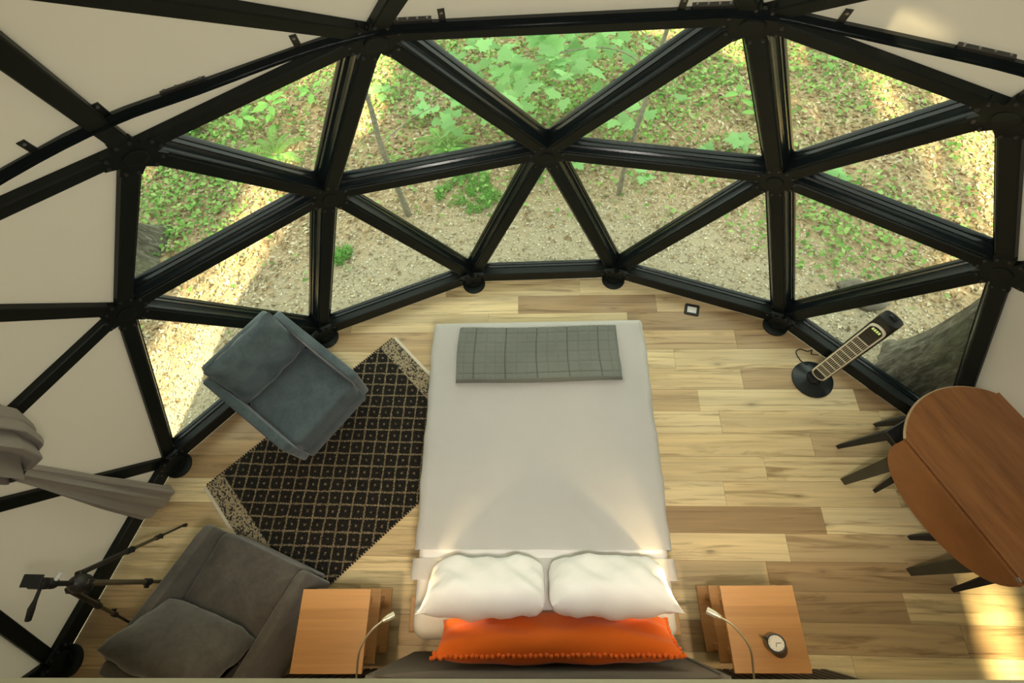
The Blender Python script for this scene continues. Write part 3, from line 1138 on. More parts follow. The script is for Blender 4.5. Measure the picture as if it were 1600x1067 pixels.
obj('curtain_tail', curtain_sheet([(0.035, 0.0, 0.01, 0.27, 0.085), (0.45, 0.0, 0.01, 0.215, 0.085), (0.9, 0.0, 0.0, 0.13, 0.085), (1.16, 0, 0, 0.085, 0.075)], 144, 7, 1.0), M['curtain'], cur, True)
obj('curtain_bunch', curtain_sheet([(1.19, 0, 0, 0.09, 0.08), (1.27, -0.07, 0.05, 0.16, 0.17), (1.40, -0.17, 0.12, 0.26, 0.25), (1.6, -0.21, 0.17, 0.32, 0.28), (2.1, -0.10, 0.20, 0.42, 0.20), (2.56, -0.05, 0.19, 0.5, 0.10)], 120, 9, 2.2), M['curtain'], cur, True)
bm = bmesh.new()
tie_pts = [wdir * (0.052 * math.cos(a)) + ndir * (0.048 * math.sin(a)) + Vector((0, 0, 1.175)) for a in [2 * math.pi * k / 20 for k in range(21)]]
add_tube(bm, tie_pts, 0.013, 8)
obj('tieback', bm, M['tie'], cur, True)

# ------------------------------------------------------------------ bed
BED_C = (0.016, 0.745)
bed = thing('bed', 'double bed on a pine frame under a white spread in the room centre', 'bed', (BED_C[0], BED_C[1], 0), RW * 0.5)
bm = bmesh.new()
soft_box(bm, 1.52, 2.05, 0.275, 0.548, 0.06, 6, 0.004, 0.0)
obj('mattress', bm, M['white'], bed, True)
bm = bmesh.new()
add_box(bm, (1.44, 1.98, 0.03), (0, 0, 0.255), None, 0.004, 1)
obj('platform', bm, M['bedwood'], bed)
for sx in (-1, 1):
    bm = bmesh.new()
    add_box(bm, (0.03, 1.98, 0.12), (sx * 0.735, 0, 0.18), None, 0.004, 1)
    obj('side_rail', bm, M['bedwood'], bed)
    for y in (-0.93, 0.93):
        bm = bmesh.new()
        add_box(bm, (0.06, 0.06, 0.12), (sx * 0.68, y, 0.06), None, 0.004, 1)
        obj('leg', bm, M['bedwood'], bed)
    bm = bmesh.new()
    add_box(bm, (0.06, 0.20, 0.035), (sx * 0.802, -0.905, 0.275), None, 0.004, 1)
    add_box(bm, (0.045, 0.045, 0.262), (sx * 0.805, -0.96, 0.131), None, 0.004, 1)
    obj('head_bracket', bm, M['bedwood'], bed)
# headboard: upholstered panel standing against the slatted wall
hb = thing('headboard', 'dark brown upholstered headboard with rounded shoulders behind the orange bolster', 'headboard', (0.03, WALL_Y + 0.012, 0), RW)
bm = bmesh.new()
outl = []
W2, HT, RC = 0.86, 1.16, 0.16
outl += [(-W2, 0.02), (W2, 0.02)]
for k in range(9):
    a = math.pi / 2 * k / 8
    outl.append((W2 - RC + RC * math.cos(a), HT - RC + RC * math.sin(a)))
for k in range(9):
    a = math.pi / 2 + math.pi / 2 * k / 8
    outl.append((-W2 + RC + RC * math.cos(a), HT - RC + RC * math.sin(a)))
add_prism(bm, [(x, 0, z) for x, z in outl], (0, 0.085, 0))
fr = [e for e in bm.edges if all(abs(v.co.y - 0.085) < 1e-5 for v in e.verts)]
bmesh.ops.bevel(bm, geom=fr, offset=0.022, segments=3, affect='EDGES', profile=0.5)
obj('padded_panel', bm, M['headboard'], hb, True)
bm = bmesh.new()
pp = [(x * 0.955, 0.088, 0.02 + (z - 0.02) * 0.962) for x, z in outl]
add_tube(bm, pp[1:] , 0.006, 6, up=Vector((0, 1, 0)))
obj('piping', bm, M['headboard'], hb, True)

# bedspread: covers the mattress from the foot to the fold; the cuff is its turned-over end
spread = thing('bedspread', 'plain white bedspread drawn flat over the mattress and hanging at the sides', 'bedspread', (BED_C[0], BED_C[1], 0), RW * 0.5)


def spread_mesh(x_half, y0, y1, z_top, drop, rnd, wob, nx=64, ny=80, foot_round=True, thick=0.008, seed=0, flare=0.0):
    """a cloth over a block: section across x follows the mattress, hangs 'drop' at the sides"""
    # section path: (x,z) from left hem over the top to the right hem
    sec = []
    for k in range(7):
        sec.append((-x_half - flare * (1 - k / 6.0), z_top - rnd - drop + drop * k / 6.0))
    for k in range(1, 9):
        a = math.pi / 2 * k / 8
        sec.append((-x_half + rnd * (1 - math.cos(a)), z_top - rnd + rnd * math.sin(a)))
    m = 26
    for k in range(1, m):
        sec.append((-x_half + rnd + (2 * x_half - 2 * rnd) * k / m, z_top))
    sec = sec + [(-x, z) for x, z in reversed(sec[:15])]
    ys = []
    bmv = bmesh.new()
    rings = []
    def add_ring(y, dz, shrink):
        ring = []
        for x, z in sec:
            zz = z - dz if z > z_top - rnd * 1.01 else min(z, z_top - rnd - 0.001 - 0 * dz)
            w = wob * fbm(x * 3.3 + seed, y * 2.7, seed)
            side = abs(x) > x_half - rnd * 0.5
            xx = x * (1 - shrink) + (0.010 * fbm(y * 5, z * 4, seed + 3) * (1 if x > 0 else -1) if side else 0)
            ring.append(bmv.verts.new((xx, y, zz + (w if not side else 0))))
        rings.append(ring)
    n = 44
    for k in range(n + 1):
        y = y0 + (y1 - rnd - y0) * k / n
        add_ring(y, 0, 0)
    if foot_round:
        for k in range(1, 8):
            a = math.pi / 2 * k / 7
            y = y1 - rnd + rnd * math.sin(a)
            ring = []
            for i, (x, z) in enumerate(sec):
                zz = min(z, z_top - rnd + rnd * math.cos(a))
                sh = 0.035 * (1 - math.cos(a))
                ring.append(bmv.verts.new((x * (1 - sh), y, zz)))
            rings.append(ring)
        for k in range(1, 5):
            ring = []
            for i, (x, z) in enumerate(sec):
                zt = z_top - rnd
                f = k / 4
                zz = min(z, zt - drop * f)
                ring.append(bmv.verts.new((x * (1 - 0.035), y1 + 0.004 * f + 0.006 * math.sin(x * 9), zz)))
            rings.append(ring)
    for a, b in zip(rings, rings[1:]):
        for i in range(len(a) - 1):
            bmv.faces.new((a[i], a[i + 1], b[i + 1], b[i]))
    bmesh.ops.solidify(bmv, geom=bmv.faces[:], thickness=thick)
    return bmv


YF = 2.06 / 2 - 0.005
FOLD = 0.195 - BED_C[1]
bm = spread_mesh(0.784, FOLD, YF + 0.012, 0.568, 0.20, 0.06, 0.004, seed=2, thick=0.006)
obj('cover', bm, M['white'], spread, True)
bm = spread_mesh(0.792, FOLD - 0.165, FOLD + 0.012, 0.577, 0.16, 0.06, 0.0015, foot_round=False, seed=5, thick=0.005, flare=0.0)
obj('turned_cuff', bm, M['pillow'], spread, True)

# folded quilt on the foot end
QL, QW = 1.155, 0.425
throw = thing('folded_quilt', 'grey quilt with stitched squares folded into a strip across the foot of the bed', 'quilt', (0.006, 1.487, 0.5775), 0.012)


def quilt_layer(L, W, z0, z1, cols, rows, seed, groove):
    bm = bmesh.new()
    nx, ny = 150, 60
    g = {}
    for i in range(nx + 1):
        for j in range(ny + 1):
            u, v = i / nx, j / ny
            x = (u - 0.5) * L * (1 + 0.010 * math.sin(v * 3 + seed)); y = (v - 0.5) * W * (1 + 0.018 * math.sin(u * 4 + seed))
            y += 0.004 * math.sin(u * 7 + seed); x += 0.004 * math.sin(v * 6 + seed)
            ed = min(u * L, (1 - u) * L, v * W, (1 - v) * W)
            r = 0.014
            e = math.sqrt(max(0, 1 - (1 - min(ed / r, 1)) ** 2))
            cu = abs((u * cols + 0.35) % 1.0 - 0.5) * 2; cv = abs((v * rows + 0.35) % 1.0 - 0.5) * 2
            gx = max(0, 1 - (1 - cu) * L / cols / 0.012) if groove else 0
            gy = max(0, 1 - (1 - cv) * W / rows / 0.012) if groove else 0
            h = max(gx, gy)
            puff = groove * (1 - h) * 0.5 * (math.sin(math.pi * min(1, (1 - cu) * 1.0)) + math.sin(math.pi * min(1, (1 - cv)))) * 0.5
            z = z0 + (z1 - z0) * e - groove * h * 0.9 * e + puff * e * 0.5 + 0.002 * fbm(u * 9, v * 5, seed)
            g[i, j] = bm.verts.new((x, y, z))
    for i in range(nx):
        for j in range(ny):
            bm.faces.new((g[i, j], g[i + 1, j], g[i + 1, j + 1], g[i, j + 1]))
    # underside
    edge = [g[i, 0] for i in range(nx + 1)] + [g[nx, j] for j in range(1, ny + 1)] + [g[i, ny] for i in range(nx - 1, -1, -1)] + [g[0, j] for j in range(ny - 1, 0, -1)]
    low = [bm.verts.new((v.co.x * 0.995, v.co.y * 0.99, z0 - 0.0005)) for v in edge]
    for k in range(len(edge)):
        j = (k + 1) % len(edge)
        bm.faces.new((edge[k], low[k], low[j], edge[j]))
    bm.faces.new(low)
    return bm


obj('lower_fold', quilt_layer(QL, QW, 0.001, 0.022, 15, 5, 1.0, 0.0), M['quilt'], throw, True)
obj('upper_fold', quilt_layer(QL * 0.992, QW * 0.985, 0.0235, 0.046, 15.5, 5.4, 2.0, 0.006), M['quilt'], throw, True)
# stitched seams lying in the grooves
seam = bmesh.new()
cols, rows = 15.5, 5.4
LL, WW = QL * 0.992, QW * 0.985
for c in range(16):
    u = (c + 0.15 + 1.0 - 0.0) / cols - 0.0
    u = (c + 0.5 - 0.35 + 0.5) / cols
    if 0.02 < u < 0.98:
        pts = []
        for k in range(25):
            v = 0.03 + 0.94 * k / 24
            pts.append(((u - 0.5) * LL * (1 + 0.010 * math.sin(v * 3 + 2)) + 0.004 * math.sin(v * 6 + 2), (v - 0.5) * WW * (1 + 0.018 * math.sin(u * 4 + 2)) + 0.004 * math.sin(u * 7 + 2), 0.0418 + 0.002 * fbm(u * 9, v * 5, 2.0)))
        add_tube(seam, pts, 0.0016, 4)
for r in range(6):
    v = (r + 0.5 - 0.35 + 0.5) / rows
    if 0.03 < v < 0.97:
        pts = []
        for k in range(61):
            u = 0.015 + 0.97 * k / 60
            pts.append(((u - 0.5) * LL * (1 + 0.010 * math.sin(v * 3 + 2)) + 0.004 * math.sin(v * 6 + 2), (v - 0.5) * WW * (1 + 0.018 * math.sin(u * 4 + 2)) + 0.004 * math.sin(u * 7 + 2), 0.0418 + 0.002 * fbm(u * 9, v * 5, 2.0)))
        add_tube(seam, pts, 0.0016, 4)
s = obj('seam_stitching', seam, M['thread'], throw)
bm = bmesh.new()
add_tube(bm, [(QL / 2 - 0.014, -QW / 2 + 0.02, 0.046), (QL / 2 - 0.010, 0, 0.048), (QL / 2 - 0.014, QW / 2 - 0.02, 0.046)], 0.0035, 6)
obj('hem', bm, M['quilt'], throw, True)


# ------------------------------------------------------------------ pillows and bolster
def pillow_thing(name, label, cat, L, H, T, loc, tilt, rz, mat, seed, pinch=0.10, ear=0.03, wr=0.010, roll=0.0, group=None, p=2.6, ears=None, rnd=0.0):
    t = thing(name, label, cat, loc, rz, group)
    bm = bmesh.new()
    cushion(bm, L, H, T, 36, 24, pinch, ear, 0.0, wr, seed, p, ears, rnd)
    R = Matrix.Rotation(roll, 4, 'Y')
    X = Matrix.Rotation(tilt, 4, 'X')
    bmesh.ops.transform(bm, matrix=X @ R @ Matrix.Translation((0, 0, H / 2)), verts=bm.verts[:])
    lo = min(v.co.z for v in bm.verts)
    bmesh.ops.translate(bm, vec=(0, 0, -lo), verts=bm.verts[:])
    # settle the lowest part on the bed
    for v in bm.verts:
        if v.co.z < 0.03:
            v.co.z = 0.03 * (v.co.z / 0.03) ** 1.6 if v.co.z > 0 else 0
    o = obj('stuffed_case', bm, mat, t, True)
    return t, o


def pillow_edge(t, L, H, tilt, roll, mat, lo_shift, off=0.0):
    pass


TZ = 0.5835
pw1, po1 = pillow_thing('pillow', 'white pillow on the side of the bed nearest the armchairs, leaning on the orange bolster', 'pillow', 0.662, 0.34, 0.23, (-0.292, 0.106, TZ), math.radians(42), 0.025, M['pillow'], 1.3, 0.02, 0.0, 0.017, 0, None, 4.6, (0, 0, 0.031, 0), 0.022)
pw2, po2 = pillow_thing('pillow', 'white pillow on the side of the bed nearest the wooden table, one corner sharply lit', 'pillow', 0.662, 0.34, 0.23, (0.380, 0.122, TZ), math.radians(42), 0.01, M['pillow'], 4.1, 0.02, 0.0, 0.017, 0.0, None, 4.6, (0, 0, 0, 0.035), 0.022)
for tt, L in ((pw1, 0.74), (pw2, 0.74)):
    pass
bol, bo = pillow_thing('bolster_cushion', 'long orange bolster edged with pompoms standing against the headboard', 'cushion', 1.25, 0.32, 0.162, (0.085, -0.170, TZ - 0.02), math.radians(27), 0.025, M['orange'], 7.7, 0.02, 0.012, 0.010, 0, None, 4.6)
# pompom trim along the seam of the bolster (built in the same tilted frame)
bvs = [v.co.copy() for v in bo.data.vertices]
nxp, nyp = 36, 24
# seam vertices are the shared outline of the cushion grid: first grid, j = ny row and the two ends
def seam_idx(i, j):
    return i * (nyp + 1) + j
trim_pts = [bvs[seam_idx(0, j)] for j in range(nyp - 4, nyp + 1)] + [bvs[seam_idx(i, nyp)] for i in range(1, nxp + 1)] + [bvs[seam_idx(nxp, j)] for j in range(nyp - 1, -1, -1)]
tot = 0
acc = [0]
for a, b in zip(trim_pts, trim_pts[1:]):
    tot += (b - a).length; acc.append(tot)
pm = None
npm = 62
for k in range(npm):
    d = tot * (k + 0.5) / npm
    i = max(j for j in range(len(acc)) if acc[j] <= d)
    i = min(i, len(trim_pts) - 2)
    p = trim_pts[i].lerp(trim_pts[i + 1], (d - acc[i]) / max(1e-6, acc[i + 1] - acc[i]))
    if pm is None:
        bm = bmesh.new()
        bmesh.ops.create_icosphere(bm, subdivisions=2, radius=0.0115)
        for v in bm.verts:
            v.co *= 1 + 0.12 * random.uniform(-1, 1)
        o = obj('pompom', bm, M['orange'], bol, True); pm = o.data
    else:
        o = link('pompom', pm, None, bol)
    o.location = p + Vector((random.uniform(-.003, .003), random.uniform(-.004, .004), random.uniform(0.0, .004)))
    o.rotation_euler = (random.random() * 6, random.random() * 6, 0)

# ------------------------------------------------------------------ nightstands
def nightstand(cx, cy, rz, label, side):
    t = thing('nightstand', label, 'nightstand', (cx, cy, 0), rz, 'pair of tiered wooden nightstands')
    for name, z, w, d, ox, oy in (('top', 0.55, 0.41, 0.425, 0, 0), ('middle_shelf', 0.335, 0.41, 0.405, 0, 0.012), ('bottom_shelf', 0.075, 0.41, 0.375, 0, 0.026)):
        bm = bmesh.new()
        add_box(bm, (w, d, 0.022), (ox, oy, z - 0.011), None, 0.003, 2)
        obj(name, bm, M['bamboo'], t)
    for x in (-0.14, 0.14):
        for y in (-0.13, 0.15):
            bm = bmesh.new()
            add_box(bm, (0.035, 0.035, 0.524), (x, y, 0.265), None, 0.003, 1)
            obj('leg', bm, M['bamboo'], t)
    return t


nsl = nightstand(-1.197, -0.246, RW, 'tiered wooden nightstand with a bare top between armchair and bed', -1)
nsr = nightstand(1.256, -0.191, RW, 'tiered wooden nightstand carrying the small round clock', 1)
bpy.context.view_layer.update()

# ------------------------------------------------------------------ clock
ck = thing('clock', 'small dark round clock with pale dial on the wooden nightstand top', 'clock', (1.278, -0.258, 0.551), 0)
ax = Vector((-0.42, 0.36, 1.0)).normalized()
rotc = ax.to_track_quat('Z', 'Y').to_matrix().to_4x4()
bm = bmesh.new()
n = 28
bot, topv = [], []
for k in range(n):
    a = 2 * math.pi * k / n
    tp = Vector((0, 0, 0.062)) + (rotc @ Vector((0.047 * math.cos(a), 0.047 * math.sin(a), 0)))
    topv.append(bm.verts.new(tp))
    bot.append(bm.verts.new((0.046 * math.cos(a + math.atan2(0, 1)) + 0.012, 0.046 * math.sin(a) - 0.010, 0.0)))
# align bottom ring start with the top ring
for k in range(n):
    j = (k + 1) % n
    pass
topang = [math.atan2((v.co - Vector((0, 0, 0.062))).y, (v.co - Vector((0, 0, 0.062))).x) for v in topv]
for k in range(n):
    bot[k].co = Vector((0.044 * math.cos(topang[k]) + 0.036, 0.044 * math.sin(topang[k]) - 0.030, 0.0))
for k in range(n):
    j = (k + 1) % n
    bm.faces.new((bot[k], bot[j], topv[j], topv[k]))
bm.faces.new(bot[::-1]); bm.faces.new(topv)
obj('case', bm, M['clock_body'], ck, True)
F = Matrix.Translation((0, 0, 0.062)) @ rotc
bm = bmesh.new()
add_lathe(bm, [(0.039, 0.0005), (0.039, 0.0048)], 28, F)
obj('dial', bm, M['clock_face'], ck, True)
bm = bmesh.new()
add_lathe(bm, [(0.0475, -0.004), (0.0475, 0.004), (0.042, 0.005), (0.040, 0.0022)], 28, F)
obj('bezel', bm, M['clock_body'], ck, True)
for ang, ln in ((0.5, 0.018), (2.3, 0.026)):
    bm = bmesh.new()
    add_box(bm, (ln, 0.0026, 0.001), (ln / 2, 0, 0.0056))
    bmesh.ops.transform(bm, matrix=F @ Matrix.Rotation(ang, 4, 'Z'), verts=bm.verts[:])
    obj('hand', bm, M['black'], ck)
tick = bmesh.new()
for k in range(12):
    add_box(tick, (0.005, 0.0014, 0.0008), (0, 0, 0))
    bmesh.ops.transform(tick, matrix=F @ Matrix.Rotation(k * math.pi / 6, 4, 'Z') @ Matrix.Translation((0.034, 0, 0.0053)), verts=tick.verts[-8:])
obj('hour_marks', tick, M['dark_grille'], ck)
bm = bmesh.new()
add_cyl(bm, 0.010, 0.004, (-0.040, 0.020, 0.052), (-0.060, 0.030, 0.058), 10)
obj('knob', bm, M['clock_body'], ck, True)


# ------------------------------------------------------------------ reading lamps on goosenecks (lit)
def reading_lamp(label, pts, head_a, head_b, power, size, aim):
    base = Vector(pts[0])
    t = thing('reading_lamp', label, 'lamp', base, 0, 'gooseneck reading lamps by the headboard')
    L = lambda p: Vector(p) - base
    bm = bmesh.new()
    d = (Vector(pts[1]) - base).normalized()
    add_cyl(bm, 0.028, 0.028, L(base), L(base) + Vector((0, 0.014, 0)), 20)
    obj('wall_plate', bm, M['gold'], t, True)
    bm = bmesh.new()
    add_tube(bm, smooth_path([L(p) for p in pts] + [L(head_a)], 8), 0.0055, 8)
    obj('gooseneck', bm, M['gold'], t, True)
    a, b = L(head_a), L(head_b)
    dv = (b - a).normalized()
    bm = bmesh.new()
    rot = dv.to_track_quat('Z', 'Y').to_matrix().to_4x4()
    ln = (b - a).length
    add_lathe(bm, [(0.006, -0.004), (0.010, 0.0), (0.0175, ln * 0.45), (0.019, ln), (0.0165, ln), (0.0160, ln - 0.004)], 20, Matrix.Translation(a) @ rot)
    obj('lamp_head', bm, M['chrome'], t, True)
    bm = bmesh.new()
    add_lathe(bm, [(0.014, ln - 0.003), (0.014, ln - 0.0015)], 16, Matrix.Translation(a) @ rot)
    obj('led', bm, M['led'], t)
    ld = bpy.data.lights.new('reading_lamp_light', 'SPOT')
    ld.energy = power; ld.color = (1.0, 0.74, 0.38); ld.spot_size = math.radians(size); ld.spot_blend = 0.35; ld.shadow_soft_size = 0.012
    lo = bpy.data.objects.new('bulb', ld)
    COL.objects.link(lo); lo.parent = t
    lo.location = b + dv * 0.004
    lo.rotation_euler = Vector(aim).to_track_quat('-Z', 'Y').to_euler()
    return t


reading_lamp('gooseneck reading lamp curving over the bare nightstand, lamp head by the white pillow',
             [(-0.93, WALL_Y + 0.02 - 0.018, 0.80), (-0.925, -0.40, 0.84), (-0.905, -0.30, 0.90), (-0.86, -0.22, 0.90)], (-0.815, -0.175, 0.865), (-0.765, -0.148, 0.838), 8.0, 85, (0.80, 0.42, -0.26))
reading_lamp('gooseneck reading lamp curving over the nightstand with the clock',
             [(1.055, WALL_Y + 0.02 + 0.020, 0.80), (1.05, -0.36, 0.84), (1.03, -0.25, 0.90), (0.97, -0.165, 0.90)], (0.925, -0.130, 0.865), (0.868, -0.100, 0.838), 15.0, 85, (-0.80, 0.48, -0.26))

# unseen downlights added under the loft to warm the nightstands and bed head
for x, lab in ((-1.15, 'round fill light added out of view under the loft above the bare nightstand'), (1.25, 'round fill light added out of view under the loft above the nightstand with the clock')):
    t = thing('added_downlight', lab, 'added fill light', (x, -0.36, 2.135), 0)
    bm = bmesh.new(); add_lathe(bm, [(0.045, 0.0), (0.05, -0.006), (0.036, -0.008), (0.034, -0.002)], 20); obj('rim', bm, M['black_m'], t, True)
    bm = bmesh.new(); add_lathe(bm, [(0.033, -0.0045), (0.033, -0.003)], 20); obj('lens', bm, M['led'], t, True)
    ld = bpy.data.lights.new('added_downlight_beam', 'SPOT'); ld.energy = 34; ld.color = (1.0, 0.70, 0.38); ld.spot_size = math.radians(95); ld.spot_blend = 0.9; ld.shadow_soft_size = 0.035
    lo = bpy.data.objects.new('bulb', ld); COL.objects.link(lo); lo.parent = t; lo.location = (0, 0, -0.014)

# unseen pendant near the dome top, added to brighten bed and floor
pl = thing('added_pendant', 'added fill pendant with a dark metal shade, out of view near the dome top over the loft edge', 'added fill lamp', (0.15, -0.36, 3.93))
bm = bmesh.new(); add_lathe(bm, [(0.03, 0.13), (0.035, 0.10), (0.16, 0.03), (0.17, 0.0), (0.165, 0.0), (0.155, 0.028), (0.03, 0.095)], 32); obj('shade', bm, M['black'], pl, True)
bm = bmesh.new(); add_cyl(bm, 0.004, 0.004, (0, 0, 0.12), (0, 0, 0.262), 8); obj('cord', bm, M['black_m'], pl)
bm = bmesh.new(); add_lathe(bm, [(0.012, 0.03), (0.04, 0.0), (0.045, -0.02), (0.03, -0.045), (0.008, -0.055)], 20); obj('bulb_glass', bm, M['led'], pl, True)
ld = bpy.data.lights.new('added_pendant_light', 'SPOT'); ld.energy = 250; ld.color = (1.0, 0.95, 0.84); ld.spot_size = math.radians(132); ld.spot_blend = 1.0; ld.shadow_soft_size = 0.15
lo = bpy.data.objects.new('bulb', ld); COL.objects.link(lo); lo.parent = pl; lo.location = (0, 0, -0.09); lo.rotation_euler = Vector((0.02, 0.36, -1)).to_track_quat('-Z', 'Y').to_euler()

# outlets low on the slatted wall, behind the nightstands
for x, lab in ((-0.985, 'white wall outlet low behind the bare nightstand'), (1.02, 'white wall outlet low behind the nightstand with the clock')):
    t = thing('wall_outlet', lab, 'outlet', (x, WALL_Y + 0.02 * x + 0.003, 0.30), RW)
    bm = bmesh.new(); add_box(bm, (0.075, 0.008, 0.115), (0, 0.004, 0), None, 0.002, 1)
    obj('cover_plate', bm, M['outlet_white'], t)
    for z in (-0.024, 0.024):
        bm = bmesh.new(); add_box(bm, (0.034, 0.003, 0.028), (0, 0.0095, z), None, 0.001, 1)
        obj('socket', bm, M['outlet_white'], t)

# ------------------------------------------------------------------ rug
A = Vector((-2.58, 0.64, 0)); RD = Vector((0.718, 0.697, 0)).normalized(); RNn = Vector((RD.y, -RD.x, 0))
RL, RWD = 1.87, 1.25
rc = A + RD * RL / 2 + RNn * RWD / 2
rug = thing('rug', 'black woven rug with tan diamond lattice running under armchair and bed', 'rug', (rc.x, rc.y, 0.0005), math.atan2(RD.y, RD.x))


def slab(name, x0, x1, y0, y1, z1, mat, ny=1, nx=1, wave=0.0):
    bm = bmesh.new()
    add_box(bm, (x1 - x0, y1 - y0, z1), ((x0 + x1) / 2, (y0 + y1) / 2, z1 / 2), None, min(0.003, z1 * 0.4), 1)
    return obj(name, bm, mat, rug)


BAND = 0.165
slab('woven_field', -RL / 2 + BAND, RL / 2 - BAND, -RWD / 2 + 0.008, RWD / 2 - 0.008, 0.0075, M['rug'])
for s in (-1, 1):
    slab('end_band', min(s * (RL / 2 - 0.024), s * (RL / 2 - BAND)), max(s * (RL / 2 - 0.024), s * (RL / 2 - BAND)), -RWD / 2 + 0.006, RWD / 2 - 0.006, 0.0075, M['rug_band'])
    slab('end_binding', min(s * (RL / 2 - 0.024), s * RL / 2), max(s * (RL / 2 - 0.024), s * RL / 2), -RWD / 2 + 0.01, RWD / 2 - 0.01, 0.005, M['binding'])
    bm = bmesh.new()
    n = 86
    for k in range(n):
        x = -RL / 2 + 0.03 + (RL - 0.06) * (k + 0.5) / n
        add_box(bm, (0.014, 0.016, 0.008), (x, s * (RWD / 2 - 0.004), 0.004), None, 0.0025, 1)
    e = obj('edge_loops', bm, M['rug_edge'], rug); e['kind'] = 'stuff'


# ------------------------------------------------------------------ armchairs
def armchair(label, loc, rz, mat, mat_c, W, D, cush):
    t = thing('armchair', label, 'armchair', loc, rz)
    AT = 0.065
    # local: x across, +y is the front
    bm = bmesh.new()
    add_box(bm, (W - 2 * AT + 0.01, D - 0.10, 0.16), (0, 0.02, 0.175), None, 0.015, 2)
    obj('base', bm, mat, t, True)
    bm = bmesh.new()
    soft_box(bm, W - 2 * AT - 0.004, D - 0.16, 0.258, 0.43, 0.035, 5, 0.018, 0.006, 3)
    bmesh.ops.translate(bm, vec=(0, 0.062, 0), verts=bm.verts[:])
    obj('seat_cushion', bm, mat, t, True)
    for sx in (-1, 1):
        # a thin side panel: high at the back, sloping to the front
        prof = [(-D / 2 + 0.02, 0.10), (D / 2 - 0.06, 0.10), (D / 2 - 0.005, 0.50), (D / 2 - 0.02, 0.545), (D / 2 - 0.08, 0.57), (-D / 2 + 0.22, 0.64), (-D / 2 - 0.02, 0.70), (-D / 2 - 0.045, 0.68)]
        bm = bmesh.new()
        add_prism(bm, [(0, y, z) for y, z in prof], (AT, 0, 0))
        es = [e for e in bm.edges if not all(abs(v.co.x - e.verts[0].co.x) < 1e-6 for v in e.verts) or True]
        bmesh.ops.bevel(bm, geom=bm.edges[:], offset=0.016, segments=3, affect='EDGES', profile=0.5)
        bmesh.ops.translate(bm, vec=(-W / 2 if sx < 0 else W / 2 - AT, 0, 0), verts=bm.verts[:])
        obj('arm', bm, mat, t, True)
    bm = bmesh.new()
    add_box(bm, (W - 2 * AT - 0.004, 0.085, 0.66), (0, 0, 0.33), None, 0.028, 3)
    bmesh.ops.transform(bm, matrix=Matrix.Translation((0, -D / 2 + 0.06, 0.12)) @ Matrix.Rotation(math.radians(9), 4, 'X'), verts=bm.verts[:])
    obj('backrest', bm, mat, t, True)
    L, H, T, tilt, cy, cz, crz = cush
    bm = bmesh.new()
    cushion(bm, L, H, T, 28, 22, 0.05, 0.0, 0, 0.012, 2.2 + rz, 3.4, None, 0.012)
    bmesh.ops.transform(bm, matrix=Matrix.Translation((-0.045 if W > 0.75 else 0, cy, cz)) @ Matrix.Rotation(crz, 4, 'Z') @ Matrix.Rotation(tilt, 4, 'X') @ Matrix.Translation((0, 0, H / 2)), verts=bm.verts[:])
    obj('back_cushion', bm, mat_c, t, True)
    for sx in (-1, 1):
        for sy in (-1, 1):
            bm = bmesh.new()
            add_cyl(bm, 0.013, 0.020, (sx * (W / 2 - 0.07), sy * (D / 2 - 0.09), 0.0), (sx * (W / 2 - 0.08), sy * (D / 2 - 0.10), 0.102), 12)
            obj('leg', bm, M['slat'], t, True)
    return t


armchair('blue-grey velvet armchair by the window, cushion upright, front edge over the rug', (-1.80, 1.285, 0.013), math.radians(-36 - 90), M['velvet'], M['velvet'], 0.71, 0.72, (0.60, 0.44, 0.17, math.radians(20), -0.175, 0.435, 0.0))
armchair('grey-brown velvet armchair beside the bare nightstand, its cushion slumped on the seat back', (-1.885, -0.150, 0.013), math.radians(69 - 90), M['velvet2'], M['velvet2'], 0.78, 0.74, (0.66, 0.46, 0.24, math.radians(33), -0.075, 0.455, 0.05))

# ------------------------------------------------------------------ drop-leaf table and stools
TD = Vector((0.41, -0.91, 0)).normalized(); TN = Vector((0.91, 0.41, 0)).normalized()
tc = Vector((2.23, 0.81, 0)) + TD * 0.41 + TN * 0.35
table = thing('drop_leaf_table', 'oval brown wooden drop-leaf table, both leaves hanging, at the dome wall', 'table', (tc.x, tc.y, 0), math.atan2(TD.y, TD.x))
# local x along the hinge, local y = away... TN is local -y or +y
HX, HY, SAG, TH = 0.43, 0.35, 0.165, 0.73
sgn = 1 if Vector((-TD.y, TD.x, 0)).dot(TN) > 0 else -1


def oval_end(x0, hy, sag, n, dirx):
    r = (hy * hy + sag * sag) / (2 * sag)
    pts = []
    amax = math.asin(min(1, hy / r))
    for k in range(n + 1):
        a = -amax + 2 * amax * k / n
        pts.append((x0 + dirx * (sag - r + r * math.cos(a)), r * math.sin(a) * dirx))
    return pts


